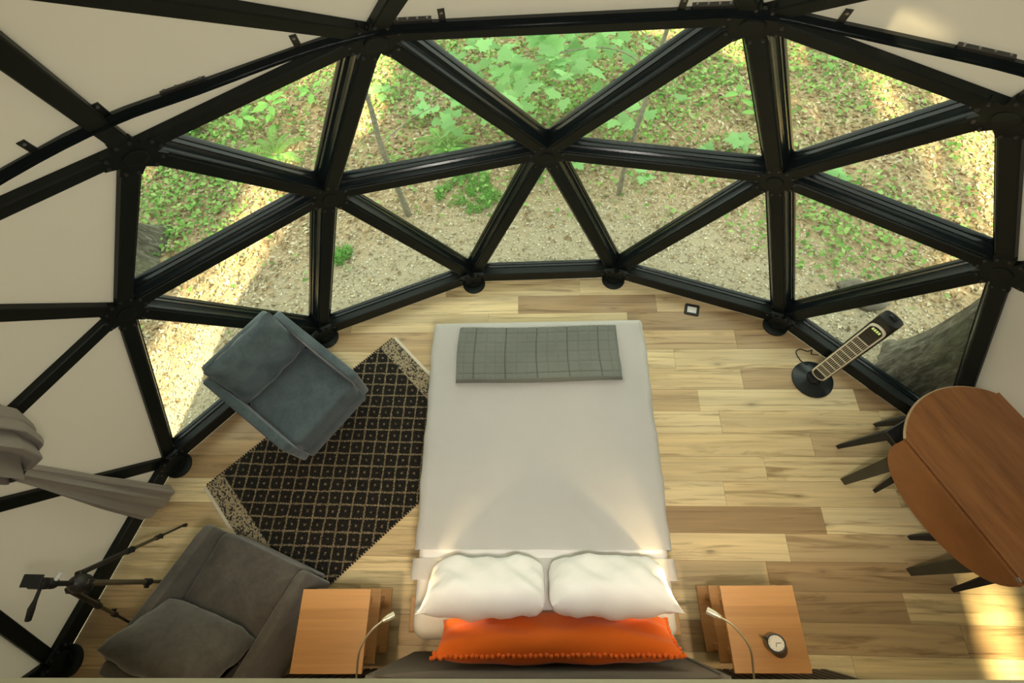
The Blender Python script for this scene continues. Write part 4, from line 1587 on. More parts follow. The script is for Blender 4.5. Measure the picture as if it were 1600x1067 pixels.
bm = bmesh.new()
outl = oval_end(HX, HY, SAG, 18, 1) + oval_end(-HX, HY, SAG, 18, -1)
add_prism(bm, [(x, y, TH) for x, y in outl], (0, 0, 0.022))
es = [e for e in bm.edges if abs(e.verts[0].co.z - e.verts[1].co.z) < 1e-6]
bmesh.ops.bevel(bm, geom=es, offset=0.004, segments=2, affect='EDGES', profile=0.5)
top = obj('table_top', bm, M['walnut'], table)
for dx in (1, -1):
    bm = bmesh.new()
    e2 = oval_end(HX * dx, HY - 0.002, SAG, 18, dx)
    e2 = [(x + dx * 0.007, y) for x, y in e2]
    inner = [(x - dx * 0.012, y) for x, y in e2]
    add_prism(bm, [(x, y, TH - 0.001) for x, y in e2 + inner[::-1]], (0, 0, 0.020))
    obj('edge_band', bm, M['walnut_edge'], table)
for sy in (-1, 1):
    bm = bmesh.new()
    poly = []
    for k in range(25):
        a = math.pi * k / 24
        poly.append((math.cos(a) * (HX + 0.0), 0, -0.30 * math.sin(a) ** 0.75))
    add_prism(bm, poly, (0, 0.02, 0))
    bmesh.ops.transform(bm, matrix=Matrix.Translation((0, sy * (HY + 0.006) - (0.02 if sy < 0 else 0), TH + 0.012)) @ Matrix.Rotation(sy * math.radians(6), 4, 'X'), verts=bm.verts[:])
    lf = obj('drop_leaf', bm, M['walnut'], table)
    for x in (0.40,):
        bm = bmesh.new()
        add_box(bm, (0.022, 0.03, 0.006), (x, sy * (HY + 0.004), TH + 0.012), None, 0.001, 1)
        add_cyl(bm, 0.005, 0.005, (x - 0.011, sy * (HY + 0.012), TH + 0.018), (x + 0.011, sy * (HY + 0.012), TH + 0.018), 8)
        obj('hinge', bm, M['bolt'], lf)
    bm = bmesh.new()
    add_box(bm, (0.70, 0.022, 0.07), (0, sy * 0.29, TH - 0.036), None, 0.002, 1)
    obj('apron', bm, M['olive'], table)
    for sx in (-1, 1):
        # a tapering board, splayed outwards
        bm = bmesh.new()
        x0 = sx * 0.325
        prof = [(-0.055, 0.70), (0.055, 0.70), (0.024, 0.0), (-0.024, 0.0)]
        add_prism(bm, [(x0 + p, 0, z) for p, z in prof], (0, 0.03, 0))
        for v in bm.verts:
            v.co.y += sy * (0.265 + 0.12 * (0.70 - v.co.z) / 0.70) - 0.015
        obj('leg', bm, M['olive'], table)
for dx in (-1, 1):
    bm = bmesh.new()
    add_box(bm, (0.022, 0.54, 0.06), (dx * 0.36, 0, TH - 0.031), None, 0.002, 1)
    obj('end_apron', bm, M['olive'], table)


def stool(label, loc, rz):
    t = thing('stool', label, 'stool', loc, rz)
    bm = bmesh.new()
    add_box(bm, (0.285, 0.285, 0.022), (0, 0, 0.459), None, 0.006, 2)
    obj('seat', bm, M['black'], t)
    for s in (-1, 1):
        bm = bmesh.new(); add_box(bm, (0.25, 0.012, 0.05), (0, s * 0.125, 0.422), None, 0.002, 1); obj('apron', bm, M['black_m'], t)
        bm = bmesh.new(); add_box(bm, (0.012, 0.226, 0.05), (s * 0.125, 0, 0.422), None, 0.002, 1); obj('apron', bm, M['black_m'], t)
    for sx in (-1, 1):
        for sy in (-1, 1):
            bm = bmesh.new()
            fx, fy = sx * 0.182, sy * 0.182
            tx, ty = sx * 0.112, sy * 0.112
            a = [bm.verts.new((fx + u * 0.013, fy + v * 0.013, 0)) for u, v in ((-1, -1), (1, -1), (1, 1), (-1, 1))]
            b = [bm.verts.new((tx + u * 0.030, ty + v * 0.030, 0.446)) for u, v in ((-1, -1), (1, -1), (1, 1), (-1, 1))]
            for i in range(4):
                j = (i + 1) % 4
                bm.faces.new((a[i], a[j], b[j], b[i]))
            bm.faces.new(a[::-1]); bm.faces.new(b)
            obj('leg', bm, M['black_m'], t)
    return t


stool('black square stool with tapering legs under the table end near the window', (2.507, 0.898, 0), math.radians(28))
stool('black square stool with tapering legs under the table end away from the window', (2.815, 0.265, 0), math.radians(28))

# ------------------------------------------------------------------ tower heater
ht = thing('tower_heater', 'black tower heater with silver-framed grille on a round base by the window', 'heater', (2.205, 1.515, 0), 0)
bm = bmesh.new()
add_lathe(bm, [(0.150, 0.0), (0.158, 0.006), (0.155, 0.014), (0.120, 0.026), (0.075, 0.036), (0.062, 0.040), (0.058, 0.060), (0.050, 0.082), (0.02, 0.088)], 40)
obj('base', bm, M['heat_base'], ht, True)
hz = math.atan2(-0.56, -0.83)      # facing direction
RZm = Matrix.Rotation(hz + math.pi / 2, 4, 'Z')     # local -y faces hz
HW, HD, H0, H1 = 0.135, 0.115, 0.085, 1.0
bm = bmesh.new()
sec = []
for k in range(24):
    a = 2 * math.pi * k / 24
    sec.append((HW / 2 * math.copysign(abs(math.cos(a)) ** 0.55, math.cos(a)), HD / 2 * math.copysign(abs(math.sin(a)) ** 0.55, math.sin(a))))
rings = []
for z, s in ((H0, 0.80), (H0 + 0.02, 0.88), (0.30, 0.94), (0.62, 1.0), (H1 - 0.03, 1.0), (H1 - 0.006, 0.97), (H1, 0.90)):
    rings.append([bm.verts.new(RZm @ Vector((x * s, y * s, z + (0.02 * (-y / HD) if z > 0.9 else 0)))) for x, y in sec])
for a, b in zip(rings, rings[1:]):
    for i in range(24):
        j = (i + 1) % 24
        bm.faces.new((a[i], a[j], b[j], b[i]))
bm.faces.new(rings[0][::-1]); bm.faces.new(rings[-1])
obj('column', bm, M['black'], ht, True)
fy = -HD / 2 - 0.001


def rrect(w, z0, z1, r, n=6):
    pts = []
    for cx_, cz_, a0 in ((w / 2 - r, z1 - r, 0), (-w / 2 + r, z1 - r, math.pi / 2), (-w / 2 + r, z0 + r, math.pi), (w / 2 - r, z0 + r, 1.5 * math.pi)):
        for k in range(n + 1):
            a = a0 + math.pi / 2 * k / n
            pts.append((cx_ + r * math.cos(a), cz_ + r * math.sin(a)))
    return pts


bm = bmesh.new()
o_, i_ = rrect(0.112, 0.14, 0.955, 0.050), rrect(0.090, 0.152, 0.943, 0.040)
va = [bm.verts.new(RZm @ Vector((x, fy - 0.004, z))) for x, z in o_]
vb = [bm.verts.new(RZm @ Vector((x, fy - 0.010, z))) for x, z in i_]
vc = [bm.verts.new(RZm @ Vector((x, fy + 0.004, z))) for x, z in i_]
vd = [bm.verts.new(RZm @ Vector((x, fy + 0.006, z))) for x, z in o_]
nn = len(va)
for i in range(nn):
    j = (i + 1) % nn
    for p, q in ((va, vb), (vb, vc), (vc, vd), (vd, va)):
        bm.faces.new((p[i], p[j], q[j], q[i]))
gf = obj('grille_frame', bm, M['silver'], ht, True)
bm = bmesh.new()
add_prism(bm, [RZm @ Vector((x, fy - 0.0025, z)) for x, z in rrect(0.090, 0.152, 0.943, 0.040)], RZm @ Vector((0, 0.004, 0)))
obj('grille_back', bm, M['dark_grille'], ht)
slat_data = None
for k in range(9):
    z = 0.235 + k * 0.066
    bm = bmesh.new(); add_box(bm, (0.088, 0.004, 0.006), (0, fy - 0.006, z)); bmesh.ops.transform(bm, matrix=RZm, verts=bm.verts[:])
    obj('grille_crossbar', bm, M['silver'], ht)
for k in range(7):
    x = -0.036 + 0.012 * k
    bm = bmesh.new(); add_box(bm, (0.0028, 0.003, 0.545), (x, fy - 0.0045, 0.495)); bmesh.ops.transform(bm, matrix=RZm, verts=bm.verts[:])
    obj('grille_bar', bm, M['silver'], ht)
bm = bmesh.new()
add_prism(bm, [RZm @ Vector((x, fy - 0.0085, z)) for x, z in rrect(0.074, 0.795, 0.935, 0.02)], RZm @ Vector((0, 0.006, 0)))
dp = obj('control_panel', bm, M['black'], ht)
for k in range(4):
    bm = bmesh.new(); add_box(bm, (0.011, 0.0015, 0.020), (-0.023 + 0.0155 * k, fy - 0.0095, 0.912)); bmesh.ops.transform(bm, matrix=RZm, verts=bm.verts[:])
    obj('display_digit', bm, M['display'], dp)
for k in range(3):
    for r in range(2):
        bm = bmesh.new(); add_cyl(bm, 0.006, 0.006, (-0.018 + 0.018 * k, fy - 0.0085, 0.868 - 0.03 * r), (-0.018 + 0.018 * k, fy - 0.0105, 0.868 - 0.03 * r), 10); bmesh.ops.transform(bm, matrix=RZm, verts=bm.verts[:])
        obj('button', bm, M['dark_grille'], dp)
bm = bmesh.new()
add_prism(bm, [RZm @ Vector((0.022 * math.cos(a), fy - 0.0055, 0.18 + 0.026 * math.sin(a))) for a in [2 * math.pi * k / 16 for k in range(16)]], RZm @ Vector((0, 0.003, 0)))
obj('badge', bm, M['black'], ht)
bm = bmesh.new()
add_box(bm, (0.05, 0.022, 0.012), (0, 0.012, 1.0 + 0.002), None, 0.004, 2); bmesh.ops.transform(bm, matrix=RZm, verts=bm.verts[:])
obj('carry_handle', bm, M['heat_base'], ht, True)
bm = bmesh.new()
add_tube(bm, smooth_path([(-0.02, 0.12, 0.03), (-0.05, 0.165, 0.006), (-0.07, 0.24, 0.005), (-0.03, 0.27, 0.005), (0.02, 0.25, 0.005), (0.06, 0.26, 0.005), (0.05, 0.225, 0.005), (0.10, 0.215, 0.005)], 6), 0.0045, 6)
obj('power_cord', bm, M['black'], ht, True)

# ------------------------------------------------------------------ floor outlet box near the window
fo = thing('floor_outlet', 'small black floor outlet with a pale insert by the window sill', 'outlet', (1.352, 2.172, 0.0), math.radians(-14))
bm = bmesh.new()
o_, i_ = rrect(0.125, -0.055, 0.055, 0.014, 4), rrect(0.082, -0.034, 0.034, 0.004, 4)
va = [bm.verts.new((x, y, 0.0005)) for x, y in o_]; vb = [bm.verts.new((x * 0.97, y * 0.97, 0.010)) for x, y in o_]
vc = [bm.verts.new((x, y, 0.010)) for x, y in i_]; vd = [bm.verts.new((x, y, 0.0005)) for x, y in i_]
for i in range(len(va)):
    j = (i + 1) % len(va)
    for p, q in ((va, vb), (vb, vc), (vc, vd), (vd, va)):
        bm.faces.new((p[i], p[j], q[j], q[i]))
obj('rim', bm, M['black_m'], fo)
bm = bmesh.new(); add_box(bm, (0.075, 0.058, 0.004), (0, 0, 0.003), None, 0.001, 1)
obj('insert', bm, M['outlet_white'], fo)

# ------------------------------------------------------------------ tripod
apex = Vector((-2.50, -0.025, 0.93))
feet = [Vector((-2.63, 0.37, 0.012)), Vector((-2.81, -0.27, 0.012)), Vector((-2.275, 0.0, 0.012))]
tp = thing('tripod', 'black camera tripod standing between canvas wall and armchair', 'tripod', (apex.x, apex.y, 0))
O = Vector((apex.x, apex.y, 0))
for f in feet:
    d0 = (f - apex); d0.z = 0
    a = apex - O + d0.normalized() * 0.045; b = f - O
    d = (b - a)
    bm = bmesh.new(); add_cyl(bm, 0.0145, 0.0145, a, a + d * 0.42, 12)
    leg = obj('leg', bm, M['tripod'] if f is not feet[2] else M['tripod_tube'], tp, True)
    bm = bmesh.new(); add_cyl(bm, 0.011, 0.011, a + d * 0.40, a + d * 0.70, 12); obj('leg_section', bm, M['tripod_tube'], leg, True)
    bm = bmesh.new(); add_cyl(bm, 0.008, 0.008, a + d * 0.68, a + d * 0.985, 12); obj('leg_section', bm, M['tripod'], leg, True)
    for f_, r in ((0.41, 0.020), (0.69, 0.017)):
        bm = bmesh.new(); add_cyl(bm, r, r, a + d * (f_ - 0.022), a + d * (f_ + 0.022), 12)
        u = d.cross(Vector((0, 0, 1))).normalized()
        add_box(bm, (0.012, 0.03, 0.03), a + d * f_ + u * 0.02)
        obj('clamp', bm, M['black'], leg, True)
    bm = bmesh.new(); add_cyl(bm, 0.013, 0.010, b + Vector((0, 0, -0.012)), b - d.normalized() * 0.03 + Vector((0, 0, 0.0)), 12); obj('rubber_foot', bm, M['black_m'], leg, True)
bm = bmesh.new()
add_lathe(bm, [(0.03, 0.86), (0.048, 0.875), (0.05, 0.92), (0.036, 0.95), (0.02, 0.965)], 18)
for f in feet:
    d0 = (f - apex); d0.z = 0; d0.normalize()
    add_box(bm, (0.035, 0.035, 0.05), d0 * 0.048 + Vector((0, 0, 0.905)), Matrix.Rotation(math.atan2(d0.y, d0.x), 3, 'Z'), 0.005, 1)
obj('spider', bm, M['tripod'], tp, True)
bm = bmesh.new(); add_cyl(bm, 0.0135, 0.0135, (0, 0, 0.74), (0, 0, 1.06), 14); obj('centre_column', bm, M['tripod'], tp, True)
bm = bmesh.new(); add_lathe(bm, [(0.024, 1.06), (0.027, 1.07), (0.027, 1.10), (0.018, 1.115), (0.018, 1.13)], 16); obj('pan_base', bm, M['black'], tp, True)
bm = bmesh.new(); add_box(bm, (0.075, 0.055, 0.045), (0.0, 0.0, 1.152), None, 0.008, 2); obj('head', bm, M['black'], tp, True)
bm = bmesh.new(); add_box(bm, (0.085, 0.06, 0.014), (-0.01, 0.01, 1.184), Matrix.Rotation(0.25, 3, 'Y'), 0.003, 1); obj('camera_plate', bm, M['black_m'], tp)
bm = bmesh.new(); add_tube(bm, [(0.01, -0.02, 1.145), (0.005, -0.075, 1.14), (-0.012, -0.115, 1.125), (-0.03, -0.165, 1.10)], [0.008, 0.009, 0.016, 0.014], 10); obj('pan_handle', bm, M['black_m'], tp, True)
bm = bmesh.new(); add_cyl(bm, 0.012, 0.012, (0.016, 0.016, 1.085), (0.03, 0.048, 1.085), 10); obj('lock_knob', bm, M['outlet_white'], tp, True)

#OUTSIDE
# ------------------------------------------------------------------ outside: forest floor
GZ = -0.15


def gz(x, y):
    r = np.hypot(np.asarray(x) - DC.x, np.asarray(y) - DC.y)
    k = np.clip((r - 3.9) / 2.0, 0, 1)
    return GZ + k * (0.035 * np.sin(np.asarray(x) * 1.9 + 0.6) * np.cos(np.asarray(y) * 1.6) + 0.018 * np.sin(np.asarray(x) * 5.1 - np.asarray(y) * 4.3))


ground = structure('ground')
nx, ny = 150, 150
X, Y = np.meshgrid(np.linspace(-14, 14, nx), np.linspace(-14, 14, ny), indexing='ij')
Zg = gz(X, Y)
vs = np.stack([X, Y, Zg], -1).reshape(-1, 3)
fs = [(i * ny + j, (i + 1) * ny + j, (i + 1) * ny + j + 1, i * ny + j + 1) for i in range(nx - 1) for j in range(ny - 1)]
link('soil', mesh_from('soil', vs, fs), M['ground'], ground, True)


def soup(name, V, F, C, mat, parent=None, kind='stuff'):
    """many loose faces as one mesh; C one colour per vertex"""
    me = bpy.data.meshes.new(name)
    me.vertices.add(len(V)); me.vertices.foreach_set('co', np.asarray(V, np.float32).ravel())
    k = F.shape[1]
    me.loops.add(F.size); me.loops.foreach_set('vertex_index', F.astype(np.int32).ravel())
    me.polygons.add(len(F)); me.polygons.foreach_set('loop_start', np.arange(0, F.size, k, dtype=np.int32))
    me.update(calc_edges=True)
    at = me.color_attributes.new('col', 'FLOAT_COLOR', 'POINT')
    at.data.foreach_set('color', np.concatenate([C, np.ones((len(C), 1))], 1).astype(np.float32).ravel())
    o = link(name, me, mat, parent)
    o['kind'] = kind
    return o


def vnoise(x, y, s):
    return (np.sin(x * 0.9 + s) * np.cos(y * 1.1 - s) + 0.6 * np.sin(x * 2.3 - y * 1.7 + 2 * s) + 0.4 * np.cos(x * 4.1 + y * 3.7 + s)) / 2.0


def scatter(n, x0, x1, y0, y1, rmin, dens=None):
    x = rng.uniform(x0, x1, n); y = rng.uniform(y0, y1, n)
    r = np.hypot(x - DC.x, y - DC.y)
    k = r > rmin
    if dens is not None:
        k &= rng.uniform(0, 1, n) < dens(x, y, r)
    return x[k], y[k]


def leaf_patch(x, y, z, size, tilt, lift, cols, aspect=0.55):
    """bent two-quad leaves: 6 vertices, 2 faces each"""
    n = len(x)
    a = rng.uniform(0, 2 * np.pi, n)
    ux = np.stack([np.cos(a), np.sin(a), rng.uniform(-tilt, tilt, n)], -1)
    ux /= np.linalg.norm(ux, axis=1, keepdims=True)
    vx = np.stack([-np.sin(a), np.cos(a), rng.uniform(-tilt, tilt, n)], -1)
    vx /= np.linalg.norm(vx, axis=1, keepdims=True)
    s = size * rng.uniform(0.6, 1.35, n)
    c = np.stack([x, y, z], -1)
    L = s[:, None] * ux * 0.5; W = s[:, None] * vx * 0.5 * aspect
    up = np.zeros((n, 3)); up[:, 2] = s * rng.uniform(0.02, lift, n)
    P = np.stack([c - L, c - L * 0.1 + W + up, c - L * 0.1 - W + up, c + L, c - L * 0.1, c + L * 0.3], 1)
    P[:, 4] += -up * 0.2
    V = np.stack([P[:, 0], P[:, 1], P[:, 3], P[:, 2]], 1).reshape(-1, 3)
    # split on the midrib: two triangles meeting along 0-3
    b = np.arange(n)[:, None] * 4
    F = np.concatenate([b + np.array([[0, 2, 1]]), b + np.array([[0, 3, 2]])], 0)
    C = np.repeat(cols, 4, 0)
    return V, F, C


# dry leaf litter and gravel chips
def litter_cols(n, pal, jit=0.18):
    pal = np.array(pal)
    c = pal[rng.randint(0, len(pal), n)]
    return np.clip(c * rng.uniform(1 - jit, 1 + jit, (n, 1)), 0, 1)


x, y = scatter(70000, -6.2, 6.6, -0.5, 8.2, 3.75, lambda x, y, r: np.clip((r - 4.3 + 0.5 * vnoise(x * 2, y * 2, 3)) / 1.0, 0.10, 1.0))
cols = litter_cols(len(x), [(0.28, 0.21, 0.12), (0.40, 0.31, 0.19), (0.50, 0.41, 0.26), (0.36, 0.25, 0.14), (0.56, 0.48, 0.33), (0.24, 0.18, 0.11), (0.44, 0.37, 0.24), (0.62, 0.55, 0.41)])
V, F, C = leaf_patch(x, y, gz(x, y) + 0.008, 0.055, 0.45, 0.30, cols)
soup('leaf_litter', V, F, C, M['leaf'], ground)
x, y = scatter(60000, -4.6, 4.8, -0.6, 4.6, 3.55, lambda x, y, r: np.clip((5.4 - r) / 1.0, 0.0, 1.0))
cols = litter_cols(len(x), [(0.50, 0.44, 0.31), (0.62, 0.57, 0.44), (0.40, 0.34, 0.23), (0.30, 0.25, 0.17), (0.72, 0.68, 0.56)], 0.15)
V, F, C = leaf_patch(x, y, gz(x, y) + 0.004, 0.022, 0.5, 0.5, cols, 0.8)
soup('gravel_chips', V, F, C, M['leaf'], ground)


# low green groundcover
def cover_density(x, y, r):
    d = np.clip((vnoise(x * 1.5, y * 1.5, 1.0) + 0.15) * 1.1, 0, 1) * np.clip((r - 4.9) / 1.6, 0, 1)
    left = np.exp(-((x + 4.1) ** 2 + (y - 3.9) ** 2) / 0.9) * 1.1
    mid = np.exp(-((x - 0.3) ** 2 / 3.0 + (y - 4.9) ** 2 / 1.0)) * 0.55
    rt = np.exp(-((x - 2.95) ** 2 / 0.5 + (y - 3.25) ** 2 / 0.35)) * 0.8
    far = np.clip((y - 4.5) / 1.2, 0, 1) * 0.45
    bare = 1 - 0.9 * np.exp(-((x - 4.75) ** 2 / 0.25 + (y - 3.7) ** 2 / 0.9))
    return np.clip(d * 0.7 + left + mid + rt + far, 0, 1) * bare


x, y = scatter(60000, -6.0, 6.4, 1.0, 8.0, 4.1, cover_density)
cols = litter_cols(len(x), [(0.18, 0.36, 0.09), (0.25, 0.46, 0.13), (0.32, 0.52, 0.17), (0.15, 0.28, 0.08), (0.38, 0.56, 0.20)], 0.15)
V, F, C = leaf_patch(x, y, gz(x, y) + 0.03 + rng.uniform(0, 0.05, len(x)), 0.054, 0.5, 0.25, cols, 0.75)
soup('undergrowth', V, F, C, M['green'], ground)


# two clumps of grass
def grass_patch(name, cx, cy, ax, ay, n, h, label):
    a = rng.uniform(0, 2 * np.pi, n); r = np.sqrt(rng.uniform(0, 1, n))
    x = cx + ax * r * np.cos(a); y = cy + ay * r * np.sin(a)
    k = (vnoise(x * 9, y * 9, 2.0) > -0.18) & (r * (1 + 0.35 * np.sin(a * 3 + 1) + 0.2 * np.sin(a * 5)) < 0.95)
    x, y = x[k], y[k]; n = len(x)
    z = gz(x, y)
    d = rng.uniform(0, 2 * np.pi, n); hh = h * rng.uniform(0.5, 1.2, n)
    ln = hh * rng.uniform(0.4, 1.1, n)
    b = np.stack([x, y, z], -1)
    s = np.stack([-np.sin(d), np.cos(d), 0 * d], -1) * 0.0035
    m = b + np.stack([np.cos(d) * ln * 0.35, np.sin(d) * ln * 0.35, hh * 0.75], -1)
    t = b + np.stack([np.cos(d) * ln, np.sin(d) * ln, hh], -1)
    V = np.stack([b - s, b + s, m + s, m - s, t], 1).reshape(-1, 3)
    i = np.arange(n)[:, None] * 5
    F = np.concatenate([i + np.array([[0, 1, 2]]), i + np.array([[0, 2, 3]]), i + np.array([[3, 2, 4]])], 0)
    c = litter_cols(n, [(0.20, 0.46, 0.11), (0.28, 0.56, 0.17), (0.15, 0.36, 0.08)])
    o = soup(name, V, F, np.repeat(c, 5, 0), M['green'])
    return tag(o, label, 'grass')


grass_patch('grass', -0.70, 3.74, 0.36, 0.33, 2300, 0.06, 'round patch of bright green grass on the gravel before the middle windows')
grass_patch('grass', -1.92, 2.86, 0.13, 0.17, 520, 0.08, 'small grass tuft at the dome edge behind the blue-grey armchair')


# ------------------------------------------------------------------ trees
def lumpy_trunk(bm, base, r0, r1, h, flare, seed, n=44, m=40, lean=(0, 0), ridges=11):
    rings = []
    for k in range(m + 1):
        f = (k / m) ** 1.6
        z = h * f
        r = r1 + (r0 - r1) * math.exp(-z / 1.2) + flare * math.exp(-z / 0.22)
        ring = []
        for i in range(n):
            a = 2 * math.pi * i / n
            fl = 1 + 0.20 * math.exp(-z / 0.30) * math.sin(a * 4 + seed) + 0.03 * math.sin(a * ridges + z * 1.3 + seed) + 0.022 * math.sin(a * 19 + 3 * math.sin(z * 4 + seed)) + 0.02 * fbm(a * 4, z * 3, seed)
            ring.append(bm.verts.new((base[0] + lean[0] * z + r * fl * math.cos(a), base[1] + lean[1] * z + r * fl * math.sin(a), base[2] + z)))
        rings.append(ring)
    for a, b in zip(rings, rings[1:]):
        for i in range(n):
            j = (i + 1) % n
            bm.faces.new((a[i], a[j], b[j], b[i]))
    bm.faces.new(rings[0][::-1]); bm.faces.new(rings[-1])


def crown_cards(n, cz, spread, hgt):
    a = rng.uniform(0, 2 * np.pi, n); r = spread * np.sqrt(rng.uniform(0, 1, n))
    return a, r


def tree(name, label, x, y, r0, r1, h, flare, seed, lean=(0, 0)):
    t = thing(name, label, 'tree', (x, y, GZ - 0.03))
    bm = bmesh.new()
    lumpy_trunk(bm, (0, 0, 0), r0, r1, h, flare, seed, lean=lean)
    obj('trunk', bm, M['bark'], t, True)
    return t


tree('tree', 'thick tree trunk standing close to the glass behind the tower heater', 3.06, 1.58, 0.21, 0.20, 8.5, 0.11, 1.3)
tree('tree', 'thick tree trunk at the canvas edge of the leftmost windows', -4.22, 2.90, 0.30, 0.24, 8.5, 0.20, 4.0)


def sapling(label, pts, rad, leaf_list, twigs, group=None):
    """thin stem, twigs and large lobed leaves, each leaf its own part"""
    base = Vector(pts[0])
    t = thing('maple_sapling', label, 'sapling', base)
    bm = bmesh.new()
    path = smooth_path([Vector(p) - base for p in pts], 6)
    add_tube(bm, path, [rad * (1 - 0.55 * i / len(path)) * (1 + 0.12 * math.sin(i * 1.3)) for i in range(len(path))], 8)
    obj('stem', bm, M['twig'], t, True)
    for tw in twigs:
        bm = bmesh.new()
        pth = smooth_path([Vector(p) - base for p in tw], 5)
        add_tube(bm, pth, [0.006 * (1 - 0.5 * i / len(pth)) for i in range(len(pth))], 6)
        obj('twig', bm, M['twig'], t, True)
    for p, s, a, tx, ty in leaf_list:
        o = link('leaf', maple_leaf_mesh(), None, t)
        o.location = Vector(p) - base
        o.scale = (s, s, s)
        o.rotation_euler = (tx, ty, a)
    return t


_ml = {}


def maple_leaf_mesh():
    if 'm' in _ml:
        return _ml['m']
    # a five-lobed leaf about 1 unit across, petiole at the origin, tip along +y
    half = [(0.0, 0.0), (0.12, -0.06), (0.33, -0.10), (0.30, 0.02), (0.50, 0.16), (0.38, 0.22), (0.46, 0.42), (0.34, 0.40), (0.22, 0.46), (0.24, 0.66), (0.13, 0.64), (0.0, 0.92)]
    mid = [(0, 0.0), (0, 0.0), (0, 0.02), (0, 0.08), (0, 0.18), (0, 0.24), (0, 0.36), (0, 0.42), (0, 0.50), (0, 0.62), (0, 0.68), (0, 0.92)]
    vs, fs = [], []
    for s in (1, -1):
        b = len(vs)
        for (x, y) in half:
            vs.append((s * x, y, -0.12 * x + 0.05 * math.sin(y * 5) * x - 0.10 * max(0, y - 0.3)))
        for (x, y) in mid:
            vs.append((0, y, -0.10 * max(0, y - 0.3)))
        n = len(half)
        for i in range(n - 1):
            q = [b + i, b + i + 1, b + n + i + 1, b + n + i]
            fs.append(q if s > 0 else q[::-1])
    b = len(vs)
    vs += [(-0.008, 0.02, 0), (0.008, 0.02, 0), (0.006, -0.35, -0.06), (-0.006, -0.35, -0.06)]
    fs.append([b, b + 1, b + 2, b + 3])
    me = mesh_from('leaf', vs, fs)
    me.materials.append(M['maple'])
    _ml['m'] = me
    return me


_ol = {}


def oval_leaf_mesh():
    if 'm' in _ol:
        return _ol['m']
    prof = [(0.0, 0.0), (0.14, 0.12), (0.24, 0.32), (0.25, 0.52), (0.17, 0.76), (0.07, 0.92), (0.0, 1.02)]
    vs, fs = [], []
    for s in (1, -1):
        b = len(vs)
        n = len(prof)
        for x, y in prof:
            vs.append((s * x, y, 0.10 * x - 0.16 * y * y))
        for x, y in prof:
            vs.append((0, y, -0.16 * y * y - 0.01))
        for i in range(n - 1):
            q = [b + i, b + i + 1, b + n + i + 1, b + n + i]
            fs.append(q if s > 0 else q[::-1])
    me = mesh_from('leaf', vs, fs)
    me.materials.append(M['seed'])
    _ol['m'] = me
    return me


def cloud(n, c, sp, z0, z1, s0, s1):
    out = []
    for _ in range(n):
        p = (c[0] + random.gauss(0, sp[0]), c[1] + random.gauss(0, sp[1]), random.uniform(z0, z1))
        out.append((p, random.uniform(s0, s1), random.uniform(0, 6.28), random.uniform(-0.5, 0.5), random.uniform(-0.5, 0.5)))
    return out


leaves = cloud(56, (0.0, 4.0), (0.30, 0.24), 0.85, 1.25, 0.14, 0.21) + cloud(44, (0.55, 4.35), (0.33, 0.30), 0.75, 1.2, 0.13, 0.20) + cloud(34, (-0.35, 4.55), (0.35, 0.3), 0.4, 0.9, 0.12, 0.18) + cloud(34, (0.45, 4.95), (0.40, 0.22), 0.7, 1.1, 0.13, 0.19)
sapling('maple sapling with a crown of broad lobed leaves outside the top middle window', [(0.86, 3.64, GZ - 0.02), (0.88, 3.68, 0.35), (0.96, 3.80, 0.75), (1.02, 3.92, 1.15), (1.10, 4.0, 1.7), (1.14, 4.05, 2.3)], 0.026,
        leaves + [((0.92, 3.95, 0.62), 0.17, 0.3, 0.2, 0.1), ((1.02, 3.90, 0.58), 0.18, -0.9, 0.1, -0.2), ((0.90, 3.82, 0.60), 0.17, 2.0, -0.2, 0.1), ((0.74, 3.85, 0.60), 0.16, 2.6, 0.1, 0.2), ((0.66, 3.92, 0.56), 0.15, 1.4, 0.2, 0.0), ((1.15, 3.7, 0.3), 0.14, 0.4, 0.1, 0.3)],
        [[(1.0, 3.88, 1.05), (0.7, 4.1, 1.10), (0.35, 4.15, 1.08), (-0.1, 4.05, 1.02)], [(1.03, 3.95, 1.2), (0.8, 4.4, 1.15), (0.5, 4.7, 1.0)], [(0.35, 4.15, 1.08), (0.0, 4.4, 0.9), (-0.35, 4.55, 0.7)], [(0.96, 3.80, 0.75), (0.95, 3.88, 0.66)], [(0.96, 3.80, 0.75), (0.75, 3.86, 0.62)]])
sapling('slender bare-stemmed sapling outside the upper window above the blue-grey armchair', [(-1.32, 3.44, GZ - 0.02), (-1.37, 3.52, 0.25), (-1.42, 3.62, 0.6), (-1.43, 3.72, 0.95), (-1.46, 3.78, 1.4), (-1.40, 3.80, 2.2)], 0.033,
        cloud(14, (-0.95, 4.45), (0.18, 0.18), 0.15, 0.45, 0.11, 0.16),
        [[(-1.42, 3.62, 0.6), (-1.2, 4.0, 0.55), (-0.95, 4.4, 0.42)]])


def seedling(label, x, y, n, s, h, seed, mapleish=False, group=None):
    z = float(gz(x, y))
    t = thing('seedling', label, 'plant', (x, y, z), 0, group)
    r = random.Random(seed)
    bm = bmesh.new()
    add_tube(bm, smooth_path([(0, 0, -0.02), (0.01, 0.005, h * 0.5), (0.0, 0.012, h)], 4), 0.004, 6)
    obj('stem', bm, M['stem'], t, True)
    for k in range(n):
        a = 2 * math.pi * k / n + r.uniform(-0.4, 0.4)
        o = link('leaf', maple_leaf_mesh() if mapleish else oval_leaf_mesh(), None, t)
        d = 0.02 + 0.03 * (k % 2)
        o.location = (d * math.cos(a), d * math.sin(a), h * r.uniform(0.65, 1.0))
        ss = s * r.uniform(0.8, 1.2)
        o.scale = (ss, ss, ss)
        o.rotation_euler = (r.uniform(-0.1, 0.25), r.uniform(-0.2, 0.2), a - math.pi / 2)
    return t


